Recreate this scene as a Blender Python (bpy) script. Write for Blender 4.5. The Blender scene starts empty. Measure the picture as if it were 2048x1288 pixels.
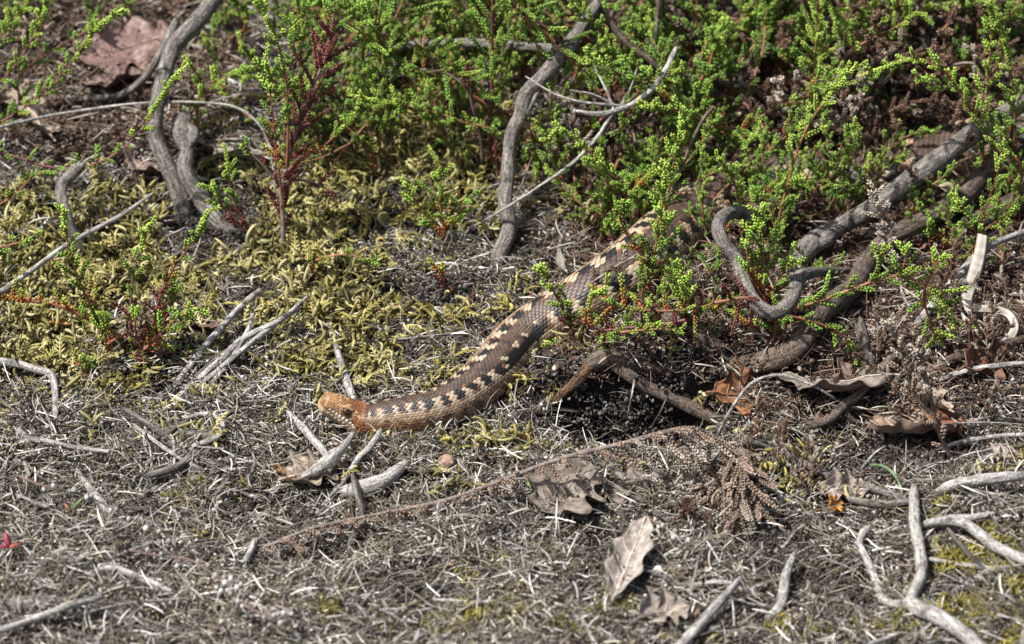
import bpy, math, random
import numpy as np
from mathutils import Vector, Matrix

random.seed(7)
RNG = np.random.default_rng(7)
scene = bpy.context.scene
COL = scene.collection

# ------------------------------------------------------------------ camera, sky, sun, exposure
LENS, DIST, PITCH = 150.0, 2.08, math.radians(32)
cam_data = bpy.data.cameras.new('camera')
cam_data.lens = LENS
cam_data.sensor_width = 36.0
cam_data.clip_start = 0.05
cam_data.clip_end = 400
cam = bpy.data.objects.new('camera', cam_data)
COL.objects.link(cam)
cam.location = (0, -DIST * math.cos(PITCH), DIST * math.sin(PITCH))
cam.rotation_euler = (math.pi / 2 - PITCH, 0, 0)
cam_data.dof.use_dof = True
cam_data.dof.focus_distance = DIST - 0.055
cam_data.dof.aperture_fstop = 11.0
cam_data.dof.aperture_blades = 9
scene.camera = cam

SUN_EL, SUN_AZ = math.radians(60), math.radians(-108)      # azimuth from +Y towards +X
world = bpy.data.worlds.new('World')
scene.world = world
world.use_nodes = True
wn = world.node_tree.nodes
sky = wn.new('ShaderNodeTexSky')
sky.sky_type = 'NISHITA'
sky.sun_disc = False
sky.sun_elevation = SUN_EL
sky.sun_rotation = SUN_AZ
sky.dust_density = 5.0
wn['Background'].inputs['Strength'].default_value = 0.085
world.node_tree.links.new(sky.outputs[0], wn['Background'].inputs['Color'])
sun_data = bpy.data.lights.new('sun', 'SUN')
sun_data.energy = 5.0
sun_data.angle = math.radians(0.7)
sun_data.color = (1.0, 0.985, 0.955)
sun = bpy.data.objects.new('sun', sun_data)
COL.objects.link(sun)
sdir = Vector((math.cos(SUN_EL) * math.sin(SUN_AZ), math.cos(SUN_EL) * math.cos(SUN_AZ), math.sin(SUN_EL)))
sun.rotation_euler = sdir.to_track_quat('Z', 'Y').to_euler()
sun.location = sdir * 5
scene.view_settings.view_transform = 'Standard'
scene.view_settings.look = 'None'
scene.view_settings.exposure = 0.66
scene.view_settings.gamma = 1.0
scene.cycles.max_bounces = 6
scene.cycles.transparent_max_bounces = 4

# ------------------------------------------------------------------ small maths helpers
FPX = LENS / 36.0 * 2048
CAMP = np.array([0, -DIST * math.cos(PITCH), DIST * math.sin(PITCH)])
FWD = np.array([0, math.cos(PITCH), -math.sin(PITCH)])
UPV = np.array([0, math.sin(PITCH), math.cos(PITCH)])
PPM = FPX / DIST                       # picture points per metre at the snake (about 41 per cm)


def ray(px, py):
    return FWD + np.array([1.0, 0, 0]) * (px - 1024) / FPX + UPV * (644 - py) / FPX


def project(p):
    d = np.asarray(p, float) - CAMP
    z = d @ FWD
    return np.stack([1024 + FPX * d[..., 0] / z, 644 - FPX * (d @ UPV) / z], -1)


def hash2(ix, iy, seed):
    n = (ix.astype(np.int64) * 374761393 + iy.astype(np.int64) * 668265263 + seed * 1442695041) & 0xffffffff
    n = ((n ^ (n >> 13)) * 1274126177) & 0xffffffff
    n = n ^ (n >> 16)
    return (n & 0xffff) / 65535.0


def vnoise(x, y, seed=0):
    x = np.asarray(x, float); y = np.asarray(y, float)
    ix = np.floor(x); iy = np.floor(y)
    fx = x - ix; fy = y - iy
    ix = ix.astype(np.int64); iy = iy.astype(np.int64)
    fx = fx * fx * (3 - 2 * fx); fy = fy * fy * (3 - 2 * fy)
    a = hash2(ix, iy, seed); b = hash2(ix + 1, iy, seed)
    c = hash2(ix, iy + 1, seed); d = hash2(ix + 1, iy + 1, seed)
    return (a + (b - a) * fx) * (1 - fy) + (c + (d - c) * fx) * fy - 0.5


def sstep(a, b, x):
    t = np.clip((x - a) / (b - a), 0, 1)
    return t * t * (3 - 2 * t)


def flat(px, py, z=0.0):
    r = ray(px, py)
    t = (z - CAMP[2]) / r[2]
    return CAMP + r * t


# dips and bare pits in the ground: picture point on the flat, radius across, radius along, depth
PITS = [(1010, 668, .020, .020, .010), (335, 762, .016, .022, .014), (650, 1085, .022, .020, .018),
        (1190, 1060, .020, .018, .014), (1570, 1100, .030, .035, .012), (420, 455, .03, .03, .008),
        (1800, 905, .04, .03, .006), (480, 580, .022, .02, .010), (820, 1180, .03, .025, .010), (300, 1010, .025, .02, .008), (1700, 1180, .022, .03, .010), (1000, 930, .018, .014, .008)]
PITW = [(flat(a, b), rx, ry, d) for a, b, rx, ry, d in PITS]


TRACK = np.array([flat(a, b)[:2] for a, b in [(700, 850), (770, 848), (868, 835), (930, 812), (992, 748), (1035, 708), (1092, 668), (1150, 630), (1215, 592), (1290, 540), (1362, 482), (1432, 430), (1515, 395), (1610, 388), (1710, 390), (1800, 375), (1880, 340), (1960, 312), (2060, 305)]])
TRACK = np.concatenate([TRACK[:-1] + (TRACK[1:] - TRACK[:-1]) * t for t in (0, .33, .67)])


def height(x, y):
    x = np.asarray(x, float); y = np.asarray(y, float)
    if x.size < 3000:
        near_snake = np.min((x[..., None] - TRACK[:, 0]) ** 2 + (y[..., None] - TRACK[:, 1]) ** 2, -1)
    else:
        near_snake = np.full(np.shape(x), 9.0)
        for c in TRACK:
            near_snake = np.minimum(near_snake, (x - c[0]) ** 2 + (y - c[1]) ** 2)
    rough = sstep(.010, .034, np.sqrt(near_snake))
    near = np.exp(-((x / 1.2) ** 2 + (y / 1.5) ** 2))
    z = .055 * sstep(.02, .45, y) + .03 * sstep(.3, 1.4, y)
    z = z + near * (.020 * vnoise(x * 7, y * 7, 3) + rough * .013 * vnoise(x * 19, y * 19, 4) + rough * .008 * vnoise(x * 55, y * 55, 5)
                    + rough * .0034 * vnoise(x * 160, y * 160, 6))
    z = z + (1 - near) * .25 * vnoise(x * .7, y * .7, 9)
    # the bank the heather grows on, above the hollow
    bank = np.exp(-((x - .085) / .075) ** 2) * sstep(-.068, -.050, y) * (1 - sstep(.0, .08, y))
    z = z + .022 * bank
    # the hollow under the arched root
    hol = np.exp(-(np.abs((x - .055) / .038)) ** 4) * np.exp(-(np.abs((y + .084) / .023)) ** 4)
    z = z - .032 * hol
    for c, rx, ry, d in PITW:
        z = z - d * np.exp(-((x - c[0]) / rx) ** 2 - ((y - c[1]) / ry) ** 2)
    return z


def G(px, py, off=0.0):
    """the point of the ground seen at a picture point, off metres above it"""
    r = ray(px, py)
    z = 0.0
    for _ in range(24):
        p = CAMP + r * ((z - CAMP[2]) / r[2])
        z = .5 * z + .5 * (float(height(p[0], p[1])) + off)
    return CAMP + r * ((z - CAMP[2]) / r[2])


def V(px, py, Y):
    r = ray(px, py)
    return CAMP + r * ((Y - CAMP[1]) / r[1])


def smooth_path(pts, step=.003, vals=None):
    """Catmull-Rom through pts, resampled every step metres; vals are carried along"""
    P = np.asarray(pts, float)
    n = len(P)
    E = np.vstack([2 * P[0] - P[1], P, 2 * P[-1] - P[-2]])
    out, tv = [], []
    for i in range(n - 1):
        a, b, c, d = E[i], E[i + 1], E[i + 2], E[i + 3]
        m = max(4, int(np.linalg.norm(c - b) / step * 1.5))
        for t in np.linspace(0, 1, m, endpoint=False):
            out.append(.5 * ((2 * b) + (c - a) * t + (2 * a - 5 * b + 4 * c - d) * t * t + (3 * b - a - 3 * c + d) * t ** 3))
            tv.append(i + t)
    out.append(P[-1]); tv.append(n - 1)
    out = np.array(out); tv = np.array(tv)
    L = np.concatenate([[0], np.cumsum(np.linalg.norm(np.diff(out, axis=0), axis=1))])
    m = max(4, int(L[-1] / step) + 1)
    s = np.linspace(0, L[-1], m)
    R = np.stack([np.interp(s, L, out[:, k]) for k in range(3)], 1)
    tt = np.interp(s, L, tv)
    if vals is None:
        return R, s, tt
    return R, s, np.interp(tt, np.arange(n), vals)


def norm(v):
    return v / np.maximum(np.linalg.norm(v, axis=-1, keepdims=True), 1e-12)


# ------------------------------------------------------------------ mesh and object helpers
def mesh_np(name, Vv, faces, C=None, uv=None, smooth=True, mats=()):
    """faces: list of integer arrays (m,3) or (m,4)"""
    me = bpy.data.meshes.new(name)
    Vv = np.asarray(Vv, np.float32)
    faces = [np.asarray(f, np.int32) for f in faces if len(f)]
    lv = np.concatenate([f.ravel() for f in faces])
    tot = np.concatenate([np.full(len(f), f.shape[1], np.int32) for f in faces])
    st = np.concatenate([[0], np.cumsum(tot)[:-1]]).astype(np.int32)
    me.vertices.add(len(Vv)); me.vertices.foreach_set('co', Vv.ravel())
    me.loops.add(len(lv)); me.loops.foreach_set('vertex_index', lv)
    me.polygons.add(len(tot)); me.polygons.foreach_set('loop_start', st)
    me.update(calc_edges=True)
    me.validate()
    if smooth:
        me.polygons.foreach_set('use_smooth', np.ones(len(me.polygons), bool))
    if C is not None:
        a = me.color_attributes.new('Col', 'FLOAT_COLOR', 'POINT')
        c4 = np.ones((len(Vv), 4), np.float32); c4[:, :3] = C
        a.data.foreach_set('color', c4.ravel())
    if uv is not None:
        u = me.uv_layers.new(name='UVMap')
        u.data.foreach_set('uv', np.asarray(uv, np.float32)[lv].ravel())
    for m in mats:
        me.materials.append(m)
    return me


class MB:
    """collects pieces of geometry for ONE mesh"""
    def __init__(s):
        s.v, s.f3, s.f4, s.c, s.uv, s.n = [], [], [], [], [], 0

    def add(s, v, f, c=(1, 1, 1), uv=None):
        v = np.asarray(v, float)
        f = np.asarray(f, int) + s.n
        (s.f3 if f.shape[1] == 3 else s.f4).append(f)
        s.v.append(v)
        c = np.asarray(c, float)
        s.c.append(np.broadcast_to(c, (len(v), 3)))
        s.uv.append(np.zeros((len(v), 2)) if uv is None else uv)
        s.n += len(v)

    def mesh(s, name, mat, smooth=True):
        fs = []
        if s.f3: fs.append(np.vstack(s.f3))
        if s.f4: fs.append(np.vstack(s.f4))
        return mesh_np(name, np.vstack(s.v), fs, np.vstack(s.c), np.vstack(s.uv), smooth, (mat,))

    def arrays(s):
        return (np.vstack(s.v), np.vstack(s.f3) if s.f3 else np.zeros((0, 3), int),
                np.vstack(s.f4) if s.f4 else np.zeros((0, 4), int), np.vstack(s.c))


def obj(name, me, parent=None):
    o = bpy.data.objects.new(name, me)
    COL.objects.link(o)
    if parent is not None:
        o.parent = parent
    return o


def tag(o, label=None, cat=None, group=None, kind=None):
    if label: o['label'] = label
    if cat: o['category'] = cat
    if group: o['group'] = group
    if kind: o['kind'] = kind
    return o


def empty(name, loc, label, cat, group=None):
    o = bpy.data.objects.new(name, None)
    o.empty_display_size = .01
    COL.objects.link(o)
    o.location = Vector(loc)
    tag(o, label, cat, group)
    return o


def local(o, pts):
    return np.asarray(pts, float) - np.array(o.location)


def tubes(P, R, sides=4, ref=None, cap=True):
    """P (N,K,3) paths, R (N,K) radii -> verts, quads (N tubes at once), tip verts closed by radius"""
    N, K, _ = P.shape
    T = norm(np.gradient(P, axis=1))
    if ref is None:
        ref = np.array([.31, .27, .91])
    ref = np.broadcast_to(ref, (N, 1, 3))
    A = norm(np.cross(T, ref)); B = np.cross(T, A)
    th = np.linspace(0, 2 * np.pi, sides, endpoint=False)
    v = P[:, :, None, :] + R[:, :, None, None] * (np.cos(th)[None, None, :, None] * A[:, :, None, :]
                                                   + np.sin(th)[None, None, :, None] * B[:, :, None, :])
    v = v.reshape(-1, 3)
    k = np.arange(K - 1)[:, None]; j = np.arange(sides)[None, :]
    q = np.stack([k * sides + j, k * sides + (j + 1) % sides, (k + 1) * sides + (j + 1) % sides, (k + 1) * sides + j], -1).reshape(-1, 4)
    q = (q[None] + (np.arange(N) * K * sides)[:, None, None]).reshape(-1, 4)
    return v, q


def frames(P):
    """parallel transported frame along one path"""
    T = norm(np.gradient(P, axis=0))
    a = np.cross(T[0], [0, 0, 1.0])
    if np.linalg.norm(a) < 1e-3: a = np.array([1.0, 0, 0])
    a = a / np.linalg.norm(a)
    A = [a]
    for i in range(1, len(P)):
        a = a - T[i] * (a @ T[i]); a = a / np.linalg.norm(a)
        A.append(a)
    A = np.array(A)
    return T, A, np.cross(T, A)


def limb(mb, pts, rads, sides=12, step=.0025, knob=.10, seed=0, col=(1, 1, 1), ends=True):
    """one knobbly woody stem along pts with radii rads, added to mb"""
    P, s, r = smooth_path(pts, step, rads)
    T, A, B = frames(P)
    th = np.linspace(0, 2 * np.pi, sides, endpoint=False)
    S, TH = np.meshgrid(s, th, indexing='ij')
    rm = float(np.mean(rads))
    n = vnoise(S / (rm * 5) + seed * 7.3, np.cos(TH) * 1.1 + 3, seed) + .7 * vnoise(S / (rm * 2.2), np.sin(TH) * 1.6 + 9 + seed, seed + 1)
    n2 = vnoise(S / (rm * 9), TH * sides / 6.0, seed + 5)
    # scar rings and swellings along the stem
    n3 = vnoise(S / (rm * .8), TH * sides / 3.2 + seed, seed + 6)
    RR = r[:, None] * (1 + knob * 1.6 * n + knob * .9 * n2 + (.05 + knob * .5) * n3)
    # broken, splintered ends
    re_ = np.random.default_rng(seed + 77)
    jag = np.zeros_like(RR)
    for e_, sg_ in ((0, -1), (-1, 1)):
        sp_ = re_.uniform(-.3, 1.5, sides) * r[e_]
        for q_, w_ in ((0, 1.0), (1, .5)):
            jag[e_ - q_ * sg_] += sg_ * sp_ * w_
        RR[e_] *= re_.uniform(.45, .85, sides)
        RR[e_ - sg_] *= .92
    v = P[:, None] + T[:, None] * jag[..., None] + RR[..., None] * (np.cos(TH)[..., None] * A[:, None] + np.sin(TH)[..., None] * B[:, None])
    K = len(P)
    uv = np.stack([S, TH * rm], -1).reshape(-1, 2)
    v = v.reshape(-1, 3)
    k = np.arange(K - 1)[:, None]; j = np.arange(sides)[None, :]
    q = np.stack([k * sides + j, k * sides + (j + 1) % sides, (k + 1) * sides + (j + 1) % sides, (k + 1) * sides + j], -1).reshape(-1, 4)
    mb.add(v, q, col, uv)
    if ends:
        for e, sg in ((0, -1), (K - 1, 1)):
            c = P[e] + sg * T[e] * r[e] * .1
            ring = v[e * sides:(e + 1) * sides]
            vv = np.vstack([ring, c])
            jj = np.arange(sides)
            f = np.stack([jj, (jj + 1) % sides, np.full(sides, sides)], 1)
            if sg < 0: f = f[:, ::-1]
            mb.add(vv, f, np.asarray(col) * 1.0, np.vstack([uv[e * sides:(e + 1) * sides], uv[e * sides]]))
    return P, s, r


# ------------------------------------------------------------------ materials
def mat_new(name):
    m = bpy.data.materials.new(name)
    m.use_nodes = True
    nt = m.node_tree
    return m, nt, nt.nodes, nt.links, nt.nodes['Principled BSDF']


def ramp(nt, stops, fac=None):
    r = nt.nodes.new('ShaderNodeValToRGB')
    e = r.color_ramp.elements
    while len(e) < len(stops): e.new(.5)
    for el, (p, c) in zip(e, stops):
        el.position = p; el.color = (*c, 1)
    if fac is not None: nt.links.new(fac, r.inputs['Fac'])
    return r


def noise_tex(nt, scale, detail=4, rough=.6, vec=None):
    n = nt.nodes.new('ShaderNodeTexNoise')
    n.inputs['Scale'].default_value = scale
    n.inputs['Detail'].default_value = detail
    n.inputs['Roughness'].default_value = rough
    if vec is not None: nt.links.new(vec, n.inputs['Vector'])
    return n


def mixc(nt, mode, fac, a, b):
    m = nt.nodes.new('ShaderNodeMix'); m.data_type = 'RGBA'; m.blend_type = mode
    for s, val in ((m.inputs[0], fac), (m.inputs[6], a), (m.inputs[7], b)):
        if isinstance(val, (int, float)): s.default_value = val
        elif isinstance(val, tuple): s.default_value = (*val, 1)
        else: nt.links.new(val, s)
    return m.outputs[2]


def geo_pos(nt):
    return nt.nodes.new('ShaderNodeNewGeometry').outputs['Position']


def bump(nt, h, strength, dist, bsdf):
    b = nt.nodes.new('ShaderNodeBump')
    b.inputs['Strength'].default_value = strength
    b.inputs['Distance'].default_value = dist
    nt.links.new(h, b.inputs['Height'])
    nt.links.new(b.outputs[0], bsdf.inputs['Normal'])
    return b


def mat_attr(name, rough=.6, spec=.4, var=.35, trans=0.0, vscale=400.0):
    """colour from the mesh's own colour attribute, mottled by a noise in space"""
    m, nt, N, L, b = mat_new(name)
    at = N.new('ShaderNodeAttribute'); at.attribute_name = 'Col'
    oi = N.new('ShaderNodeObjectInfo')
    n = noise_tex(nt, vscale, 3, .6, geo_pos(nt))
    rp = ramp(nt, [(.25, (1 - var,) * 3), (.75, (1 + var,) * 3)], n.outputs['Fac'])
    c = mixc(nt, 'MULTIPLY', 1.0, at.outputs['Color'], rp.outputs[0])
    rp2 = ramp(nt, [(0, (.82, .82, .82)), (1, (1.15, 1.15, 1.15))], oi.outputs['Random'])
    c = mixc(nt, 'MULTIPLY', 1.0, c, rp2.outputs[0])
    L.new(c, b.inputs['Base Color'])
    b.inputs['Roughness'].default_value = rough
    b.inputs['Specular IOR Level'].default_value = spec
    if trans > 0:
        tr = N.new('ShaderNodeBsdfTranslucent'); L.new(c, tr.inputs['Color'])
        ms = N.new('ShaderNodeMixShader'); ms.inputs[0].default_value = trans
        L.new(b.outputs[0], ms.inputs[1]); L.new(tr.outputs[0], ms.inputs[2])
        L.new(ms.outputs[0], N['Material Output'].inputs['Surface'])
    return m


def mat_bark(name, dark, mid, light, speck=.5, bs=.7, rough=.8):
    m, nt, N, L, b = mat_new(name)
    uvn = N.new('ShaderNodeUVMap'); uvn.uv_map = 'UVMap'
    mp = N.new('ShaderNodeMapping'); mp.inputs['Scale'].default_value = (120, 620, 1)
    L.new(uvn.outputs[0], mp.inputs[0])
    n1 = noise_tex(nt, 1.0, 5, .65, mp.outputs[0])            # streaks that run along the wood
    gp = geo_pos(nt)
    n2 = noise_tex(nt, 140, 5, .7, gp)
    n3 = noise_tex(nt, 900, 3, .7, gp)
    c1 = ramp(nt, [(.30, dark), (.48, mid), (.68, light)], n1.outputs['Fac'])
    c2 = ramp(nt, [(.34, (.38, .36, .35)), (.50, (1, 1, 1)), (.60, (1, 1, 1)), (.70, (1.55, 1.55, 1.5))], n2.outputs['Fac'])
    c = mixc(nt, 'MULTIPLY', .9, c1.outputs[0], c2.outputs[0])
    c3 = ramp(nt, [(.40, (.30, .29, .28)), (.52, (1, 1, 1)), (.62, (1, 1, 1)), (.72, (1.7, 1.65, 1.55))], n3.outputs['Fac'])
    c = mixc(nt, 'MULTIPLY', speck, c, c3.outputs[0])
    at = N.new('ShaderNodeAttribute'); at.attribute_name = 'Col'
    c = mixc(nt, 'MULTIPLY', 1.0, c, at.outputs['Color'])
    L.new(c, b.inputs['Base Color'])
    b.inputs['Roughness'].default_value = rough
    b.inputs['Specular IOR Level'].default_value = .25
    mx = N.new('ShaderNodeMath'); mx.operation = 'ADD'
    L.new(n1.outputs['Fac'], mx.inputs[0]); L.new(n3.outputs['Fac'], mx.inputs[1])
    bump(nt, mx.outputs[0], bs, .0014, b)
    return m


def mat_ground():
    m, nt, N, L, b = mat_new('soil')
    gp = geo_pos(nt)
    n1 = noise_tex(nt, 9, 5, .65, gp)
    n2 = noise_tex(nt, 330, 5, .75, gp)
    vo = N.new('ShaderNodeTexVoronoi'); vo.inputs['Scale'].default_value = 900; L.new(gp, vo.inputs['Vector'])
    c1 = ramp(nt, [(.35, (.011, .009, .008)), (.55, (.026, .022, .020)), (.70, (.036, .035, .036))], n1.outputs['Fac'])
    c2 = ramp(nt, [(.30, (.4, .38, .36)), (.55, (1.0, 1.0, 1.0)), (.68, (2.6, 2.6, 2.6))], n2.outputs['Fac'])
    c = mixc(nt, 'MULTIPLY', 1.0, c1.outputs[0], c2.outputs[0])
    c3 = ramp(nt, [(.0, (.75, .75, .78)), (.8, (1, 1, 1)), (.95, (2.2, 2.2, 2.3))], vo.outputs['Color'])
    c = mixc(nt, 'MULTIPLY', 1.0, c, c3.outputs[0])
    L.new(c, b.inputs['Base Color'])
    b.inputs['Roughness'].default_value = .9
    b.inputs['Specular IOR Level'].default_value = .2
    mx = N.new('ShaderNodeMath'); mx.operation = 'ADD'
    L.new(n2.outputs['Fac'], mx.inputs[0]); L.new(vo.outputs['Distance'], mx.inputs[1])
    bump(nt, mx.outputs[0], 1.0, .0015, b)
    return m


M_SOIL = mat_ground()
M_GREY = mat_bark('grey_bark', (.035, .030, .026), (.165, .148, .13), (.33, .305, .275), speck=.8)
M_BROWN = mat_bark('brown_bark', (.026, .019, .014), (.115, .086, .066), (.22, .18, .15), speck=.9)
M_PALE = mat_bark('bleached_wood', (.07, .062, .055), (.36, .34, .315), (.62, .60, .57), speck=.6, bs=.8)
M_RUST = mat_bark('rusty_bark', (.025, .014, .008), (.10, .056, .030), (.20, .13, .075), speck=.9)
M_HEATH = mat_attr('heather_leaf', rough=.42, spec=.55, var=.30, trans=.22, vscale=500)
M_DEADH = mat_attr('dried_heather', rough=.8, spec=.2, var=.40, vscale=500)
M_LITTER = mat_attr('litter', rough=.75, spec=.3, var=.40, vscale=120)
M_MOSS = mat_attr('moss', rough=.65, spec=.3, var=.35, trans=.12, vscale=60)

# ------------------------------------------------------------------ ground: one sheet, fine in the middle
def axis(fine0, fine1, step, far):
    a = list(np.arange(fine0, fine1 + 1e-9, step))
    d = step; x = fine1
    while x < far:
        d *= 1.22; x += d; a.append(x)
    d = step; x = fine0
    while x > -far:
        d *= 1.22; x -= d; a.insert(0, x)
    return np.array(a)


gx = axis(-.36, .36, .0026, 120); gy = axis(-.42, .52, .0030, 120)
X, Yg = np.meshgrid(gx, gy, indexing='ij')
Z = height(X, Yg)
nx, ny = X.shape
ii = np.arange(nx - 1)[:, None]; jj = np.arange(ny - 1)[None, :]
gq = np.stack([ii * ny + jj, (ii + 1) * ny + jj, (ii + 1) * ny + jj + 1, ii * ny + jj + 1], -1).reshape(-1, 4)
ground = obj('ground', mesh_np('ground', np.stack([X, Yg, Z], -1).reshape(-1, 3), [gq], mats=(M_SOIL,)))
tag(ground, 'dark sandy heathland soil under the moss and litter', 'ground', kind='structure')


# ------------------------------------------------------------------ landmarks that place the many small alike things
LANDMARKS = [(1040, 230, 'the bare grey branch'), (880, 90, 'the arched grey branch'), (600, 300, 'the crimson shrublet'), (340, 150, 'the forked grey branch'),
             (1240, 200, 'the dead grey spray'), (1400, 165, 'the slender brown branch'), (1460, 480, 'the twisted branch'), (1600, 480, 'the split branch knot'),
             (1780, 390, 'the thick slanting branch'), (1640, 620, 'the long brown root'), (1960, 440, 'the thick dark stem'), (1960, 580, 'the looped straw blade'),
             (1885, 390, 'the curled straw arc'), (1615, 140, 'the hanging orange leaf'), (800, 330, 'the open yellow moss'), (1360, 230, 'the broad bright heather tip'),
             (1120, 265, 'the nodding heather tip'), (1710, 90, 'the pale branching heather top'), (1980, 80, 'the upright bank shoot'), (1850, 130, 'the pale-tipped heather arch'),
             (1240, 800, 'the dark hollow'), (1660, 770, 'the large grey-brown leaf'), (1840, 860, 'the crumpled oak leaf'), (1500, 790, 'the rusty oak leaf'),
             (1460, 960, 'the hanging dried shoots'), (1740, 720, 'the splintered stump'), (1720, 790, 'the purplish twig'), (255, 95, 'the broad purplish leaf'), (55, 225, 'the pale fallen leaf'),
             (70, 740, 'the bent pale twig'), (430, 850, 'the hooked twig'), (330, 905, 'the straight crossed twig'), (190, 985, 'the split white stick'), (140, 1105, 'the arched grey twig'),
             (270, 1160, 'the slim pale twig'), (150, 1212, 'the buried grey stick'), (135, 1062, 'the olive-leaved seedling'), (12, 1135, 'the crimson seedling'), (635, 940, 'the leaf under sticks'),
             (760, 960, 'the bleached wood chunk'), (893, 926, 'the round acorn'), (1130, 985, 'the broad lobed leaf'), (1260, 1120, 'the pale torn leaf'), (1420, 1230, 'the white forked stick'),
             (1565, 1170, 'the crooked grey stick'), (1830, 1100, 'the forked bleached branch'), (1950, 960, 'the pale bending branch'), (1960, 1070, 'the wavy bleached branch'),
             (1700, 985, 'the low grey branch'), (650, 1085, 'the dark pit'), (680, 740, 'the stick behind the head'), (450, 680, 'the pale peeled twig'), (890, 590, 'the tiny crimson sprout'),
             (900, 1010, 'the long dried stalk'), (450, 1180, 'the beaded heather'), (250, 660, 'the low crimson heather'), (1325, 1235, 'the crumpled leaf fragment'), (1110, 790, 'the rotten bark strip')]


def near_what(px, py):
    k = min(range(len(LANDMARKS)), key=lambda i: (LANDMARKS[i][0] - px) ** 2 + 2.2 * (LANDMARKS[i][1] - py) ** 2)
    x, y, ph = LANDMARKS[k]
    rel = 'behind' if py < y - 45 else ('in front of' if py > y + 45 else 'beside')
    return rel + ' ' + ph, ph

# ------------------------------------------------------------------ woody stems, roots and named twigs
WOOD_N = [0]


def wood(name, label, cat, mat, limbs, knob=.10, sides=12, group=None, step=.0025):
    """limbs: list of (part name, [(px, py, metres above ground)...], [radius in mm ...]); the first is the main stem"""
    paths = []
    for pn, pts, rr in limbs:
        W = [G(a, b, o + (.0025 if mat is M_PALE and o > .0005 else 0)) for a, b, o in pts]
        rads = np.interp(np.linspace(0, 1, len(W)), np.linspace(0, 1, len(rr)), rr) / 1000 * .90
        paths.append((pn, W, rads))
    base = min((p for _, W, _ in paths for p in W), key=lambda p: p[2])
    WOOD_N[0] += 1
    if len(paths) == 1:
        mb = MB()
        limb(mb, np.array(paths[0][1]) - base, paths[0][2], sides, step, knob, WOOD_N[0])
        o = obj(name, mb.mesh(name, mat)); o.location = Vector(base)
        return tag(o, label, cat, group)
    e = empty(name, base, label, cat, group)
    for i, (pn, W, rads) in enumerate(paths):
        mb = MB()
        limb(mb, np.array(W) - base, rads, sides, step, knob, WOOD_N[0] * 11 + i)
        obj(pn, mb.mesh(pn, mat), e)
    return e


wood('forked_branch', 'thick grey forked heather stem with a gnarled knob above the moss', 'stem', M_GREY, [
    ('stem', [(445, -25, .07), (395, 40, .06), (345, 100, .05), (322, 170, .043), (311, 225, .037), (312, 280, .03), (338, 340, .02), (362, 400, .008), (378, 450, -.004)], [4.6, 5, 4.4, 4.6, 5, 5.2]),
    ('side_branch', [(372, 228, .030), (362, 262, .027), (374, 300, .022), (372, 345, .017), (405, 400, .010), (440, 445, .005), (485, 480, -.003)], [3.2, 5.5, 3.6, 4.4, 5, 4.2, 3]),
    ('knot', [(378, 250, .028), (388, 272, .026), (372, 300, .022)], [2.5, 4.6, 2.5])], knob=.16, sides=14)
wood('curved_branch', 'thin brown stem curving behind the forked grey stem', 'stem', M_GREY, [
    ('stem', [(352, 45, .045), (318, 110, .034), (290, 155, .022), (240, 190, .010), (170, 197, .005), (100, 192, .0)], [2.6, 2.2, 2, 1.8])])
wood('broken_stub', 'short broken grey stem stub with a pale cut top standing in moss', 'stem', M_GREY, [
    ('stem', [(160, 333, .036), (140, 352, .033), (122, 380, .028), (132, 425, .020), (148, 470, .010), (172, 505, .003), (205, 525, -.004)], [3.6, 3.6, 3.2, 3.2, 3.4, 3])], knob=.08)
wood('straight_twig', 'long straight bleached twig slanting over the moss beside the broken stub', 'twig', M_PALE, [
    ('stem', [(306, 386, .022), (240, 432, .019), (140, 486, .016), (62, 542, .014), (-40, 612, .010)], [.7, 1.5, 1.5, 1.7])], knob=.05, sides=8)
wood('bare_branch', 'bare smooth grey branch rising through the heather with a knobbly bend', 'branch', M_GREY, [
    ('stem', [(1190, 12, .085), (1160, 60, .077), (1132, 100, .07), (1085, 155, .06), (1052, 190, .053), (1040, 230, .046), (1022, 275, .039), (1016, 340, .029), (1010, 400, .021), (1019, 455, .012), (1000, 505, .006), (985, 560, -.002)], [3.2, 3.6, 4.6, 4.2, 5.0, 3.8, 3.9, 4.1, 4.0, 4.2, 4.6, 3.6]),
    ('side_branch', [(1090, 150, .06), (1075, 185, .055), (1050, 235, .046)], [1.5, 1.2, .8])], knob=.10, sides=14)
wood('arched_branch', 'dark grey branch arching low behind the green heather towards the bare branch', 'branch', M_GREY, [
    ('stem', [(645, 155, .008), (700, 118, .018), (760, 98, .026), (830, 90, .030), (930, 86, .034), (1040, 92, .042), (1110, 98, .06)], [2.4, 3.0, 2.8, 2.6])])
wood('brown_branch', 'slender brown branch crossing behind the dead grey spray in the heather', 'branch', M_BROWN, [
    ('stem', [(1170, -20, .085), (1240, 70, .07), (1290, 112, .06), (1345, 150, .05), (1420, 162, .04), (1500, 182, .028), (1545, 215, .018), (1590, 250, .004)], [2.4, 2.2, 2.2, 2.8]),
    ('side_branch', [(1316, 0, .075), (1312, 60, .065), (1300, 112, .058)], [1.1, 1.2, 1.4])])
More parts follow.
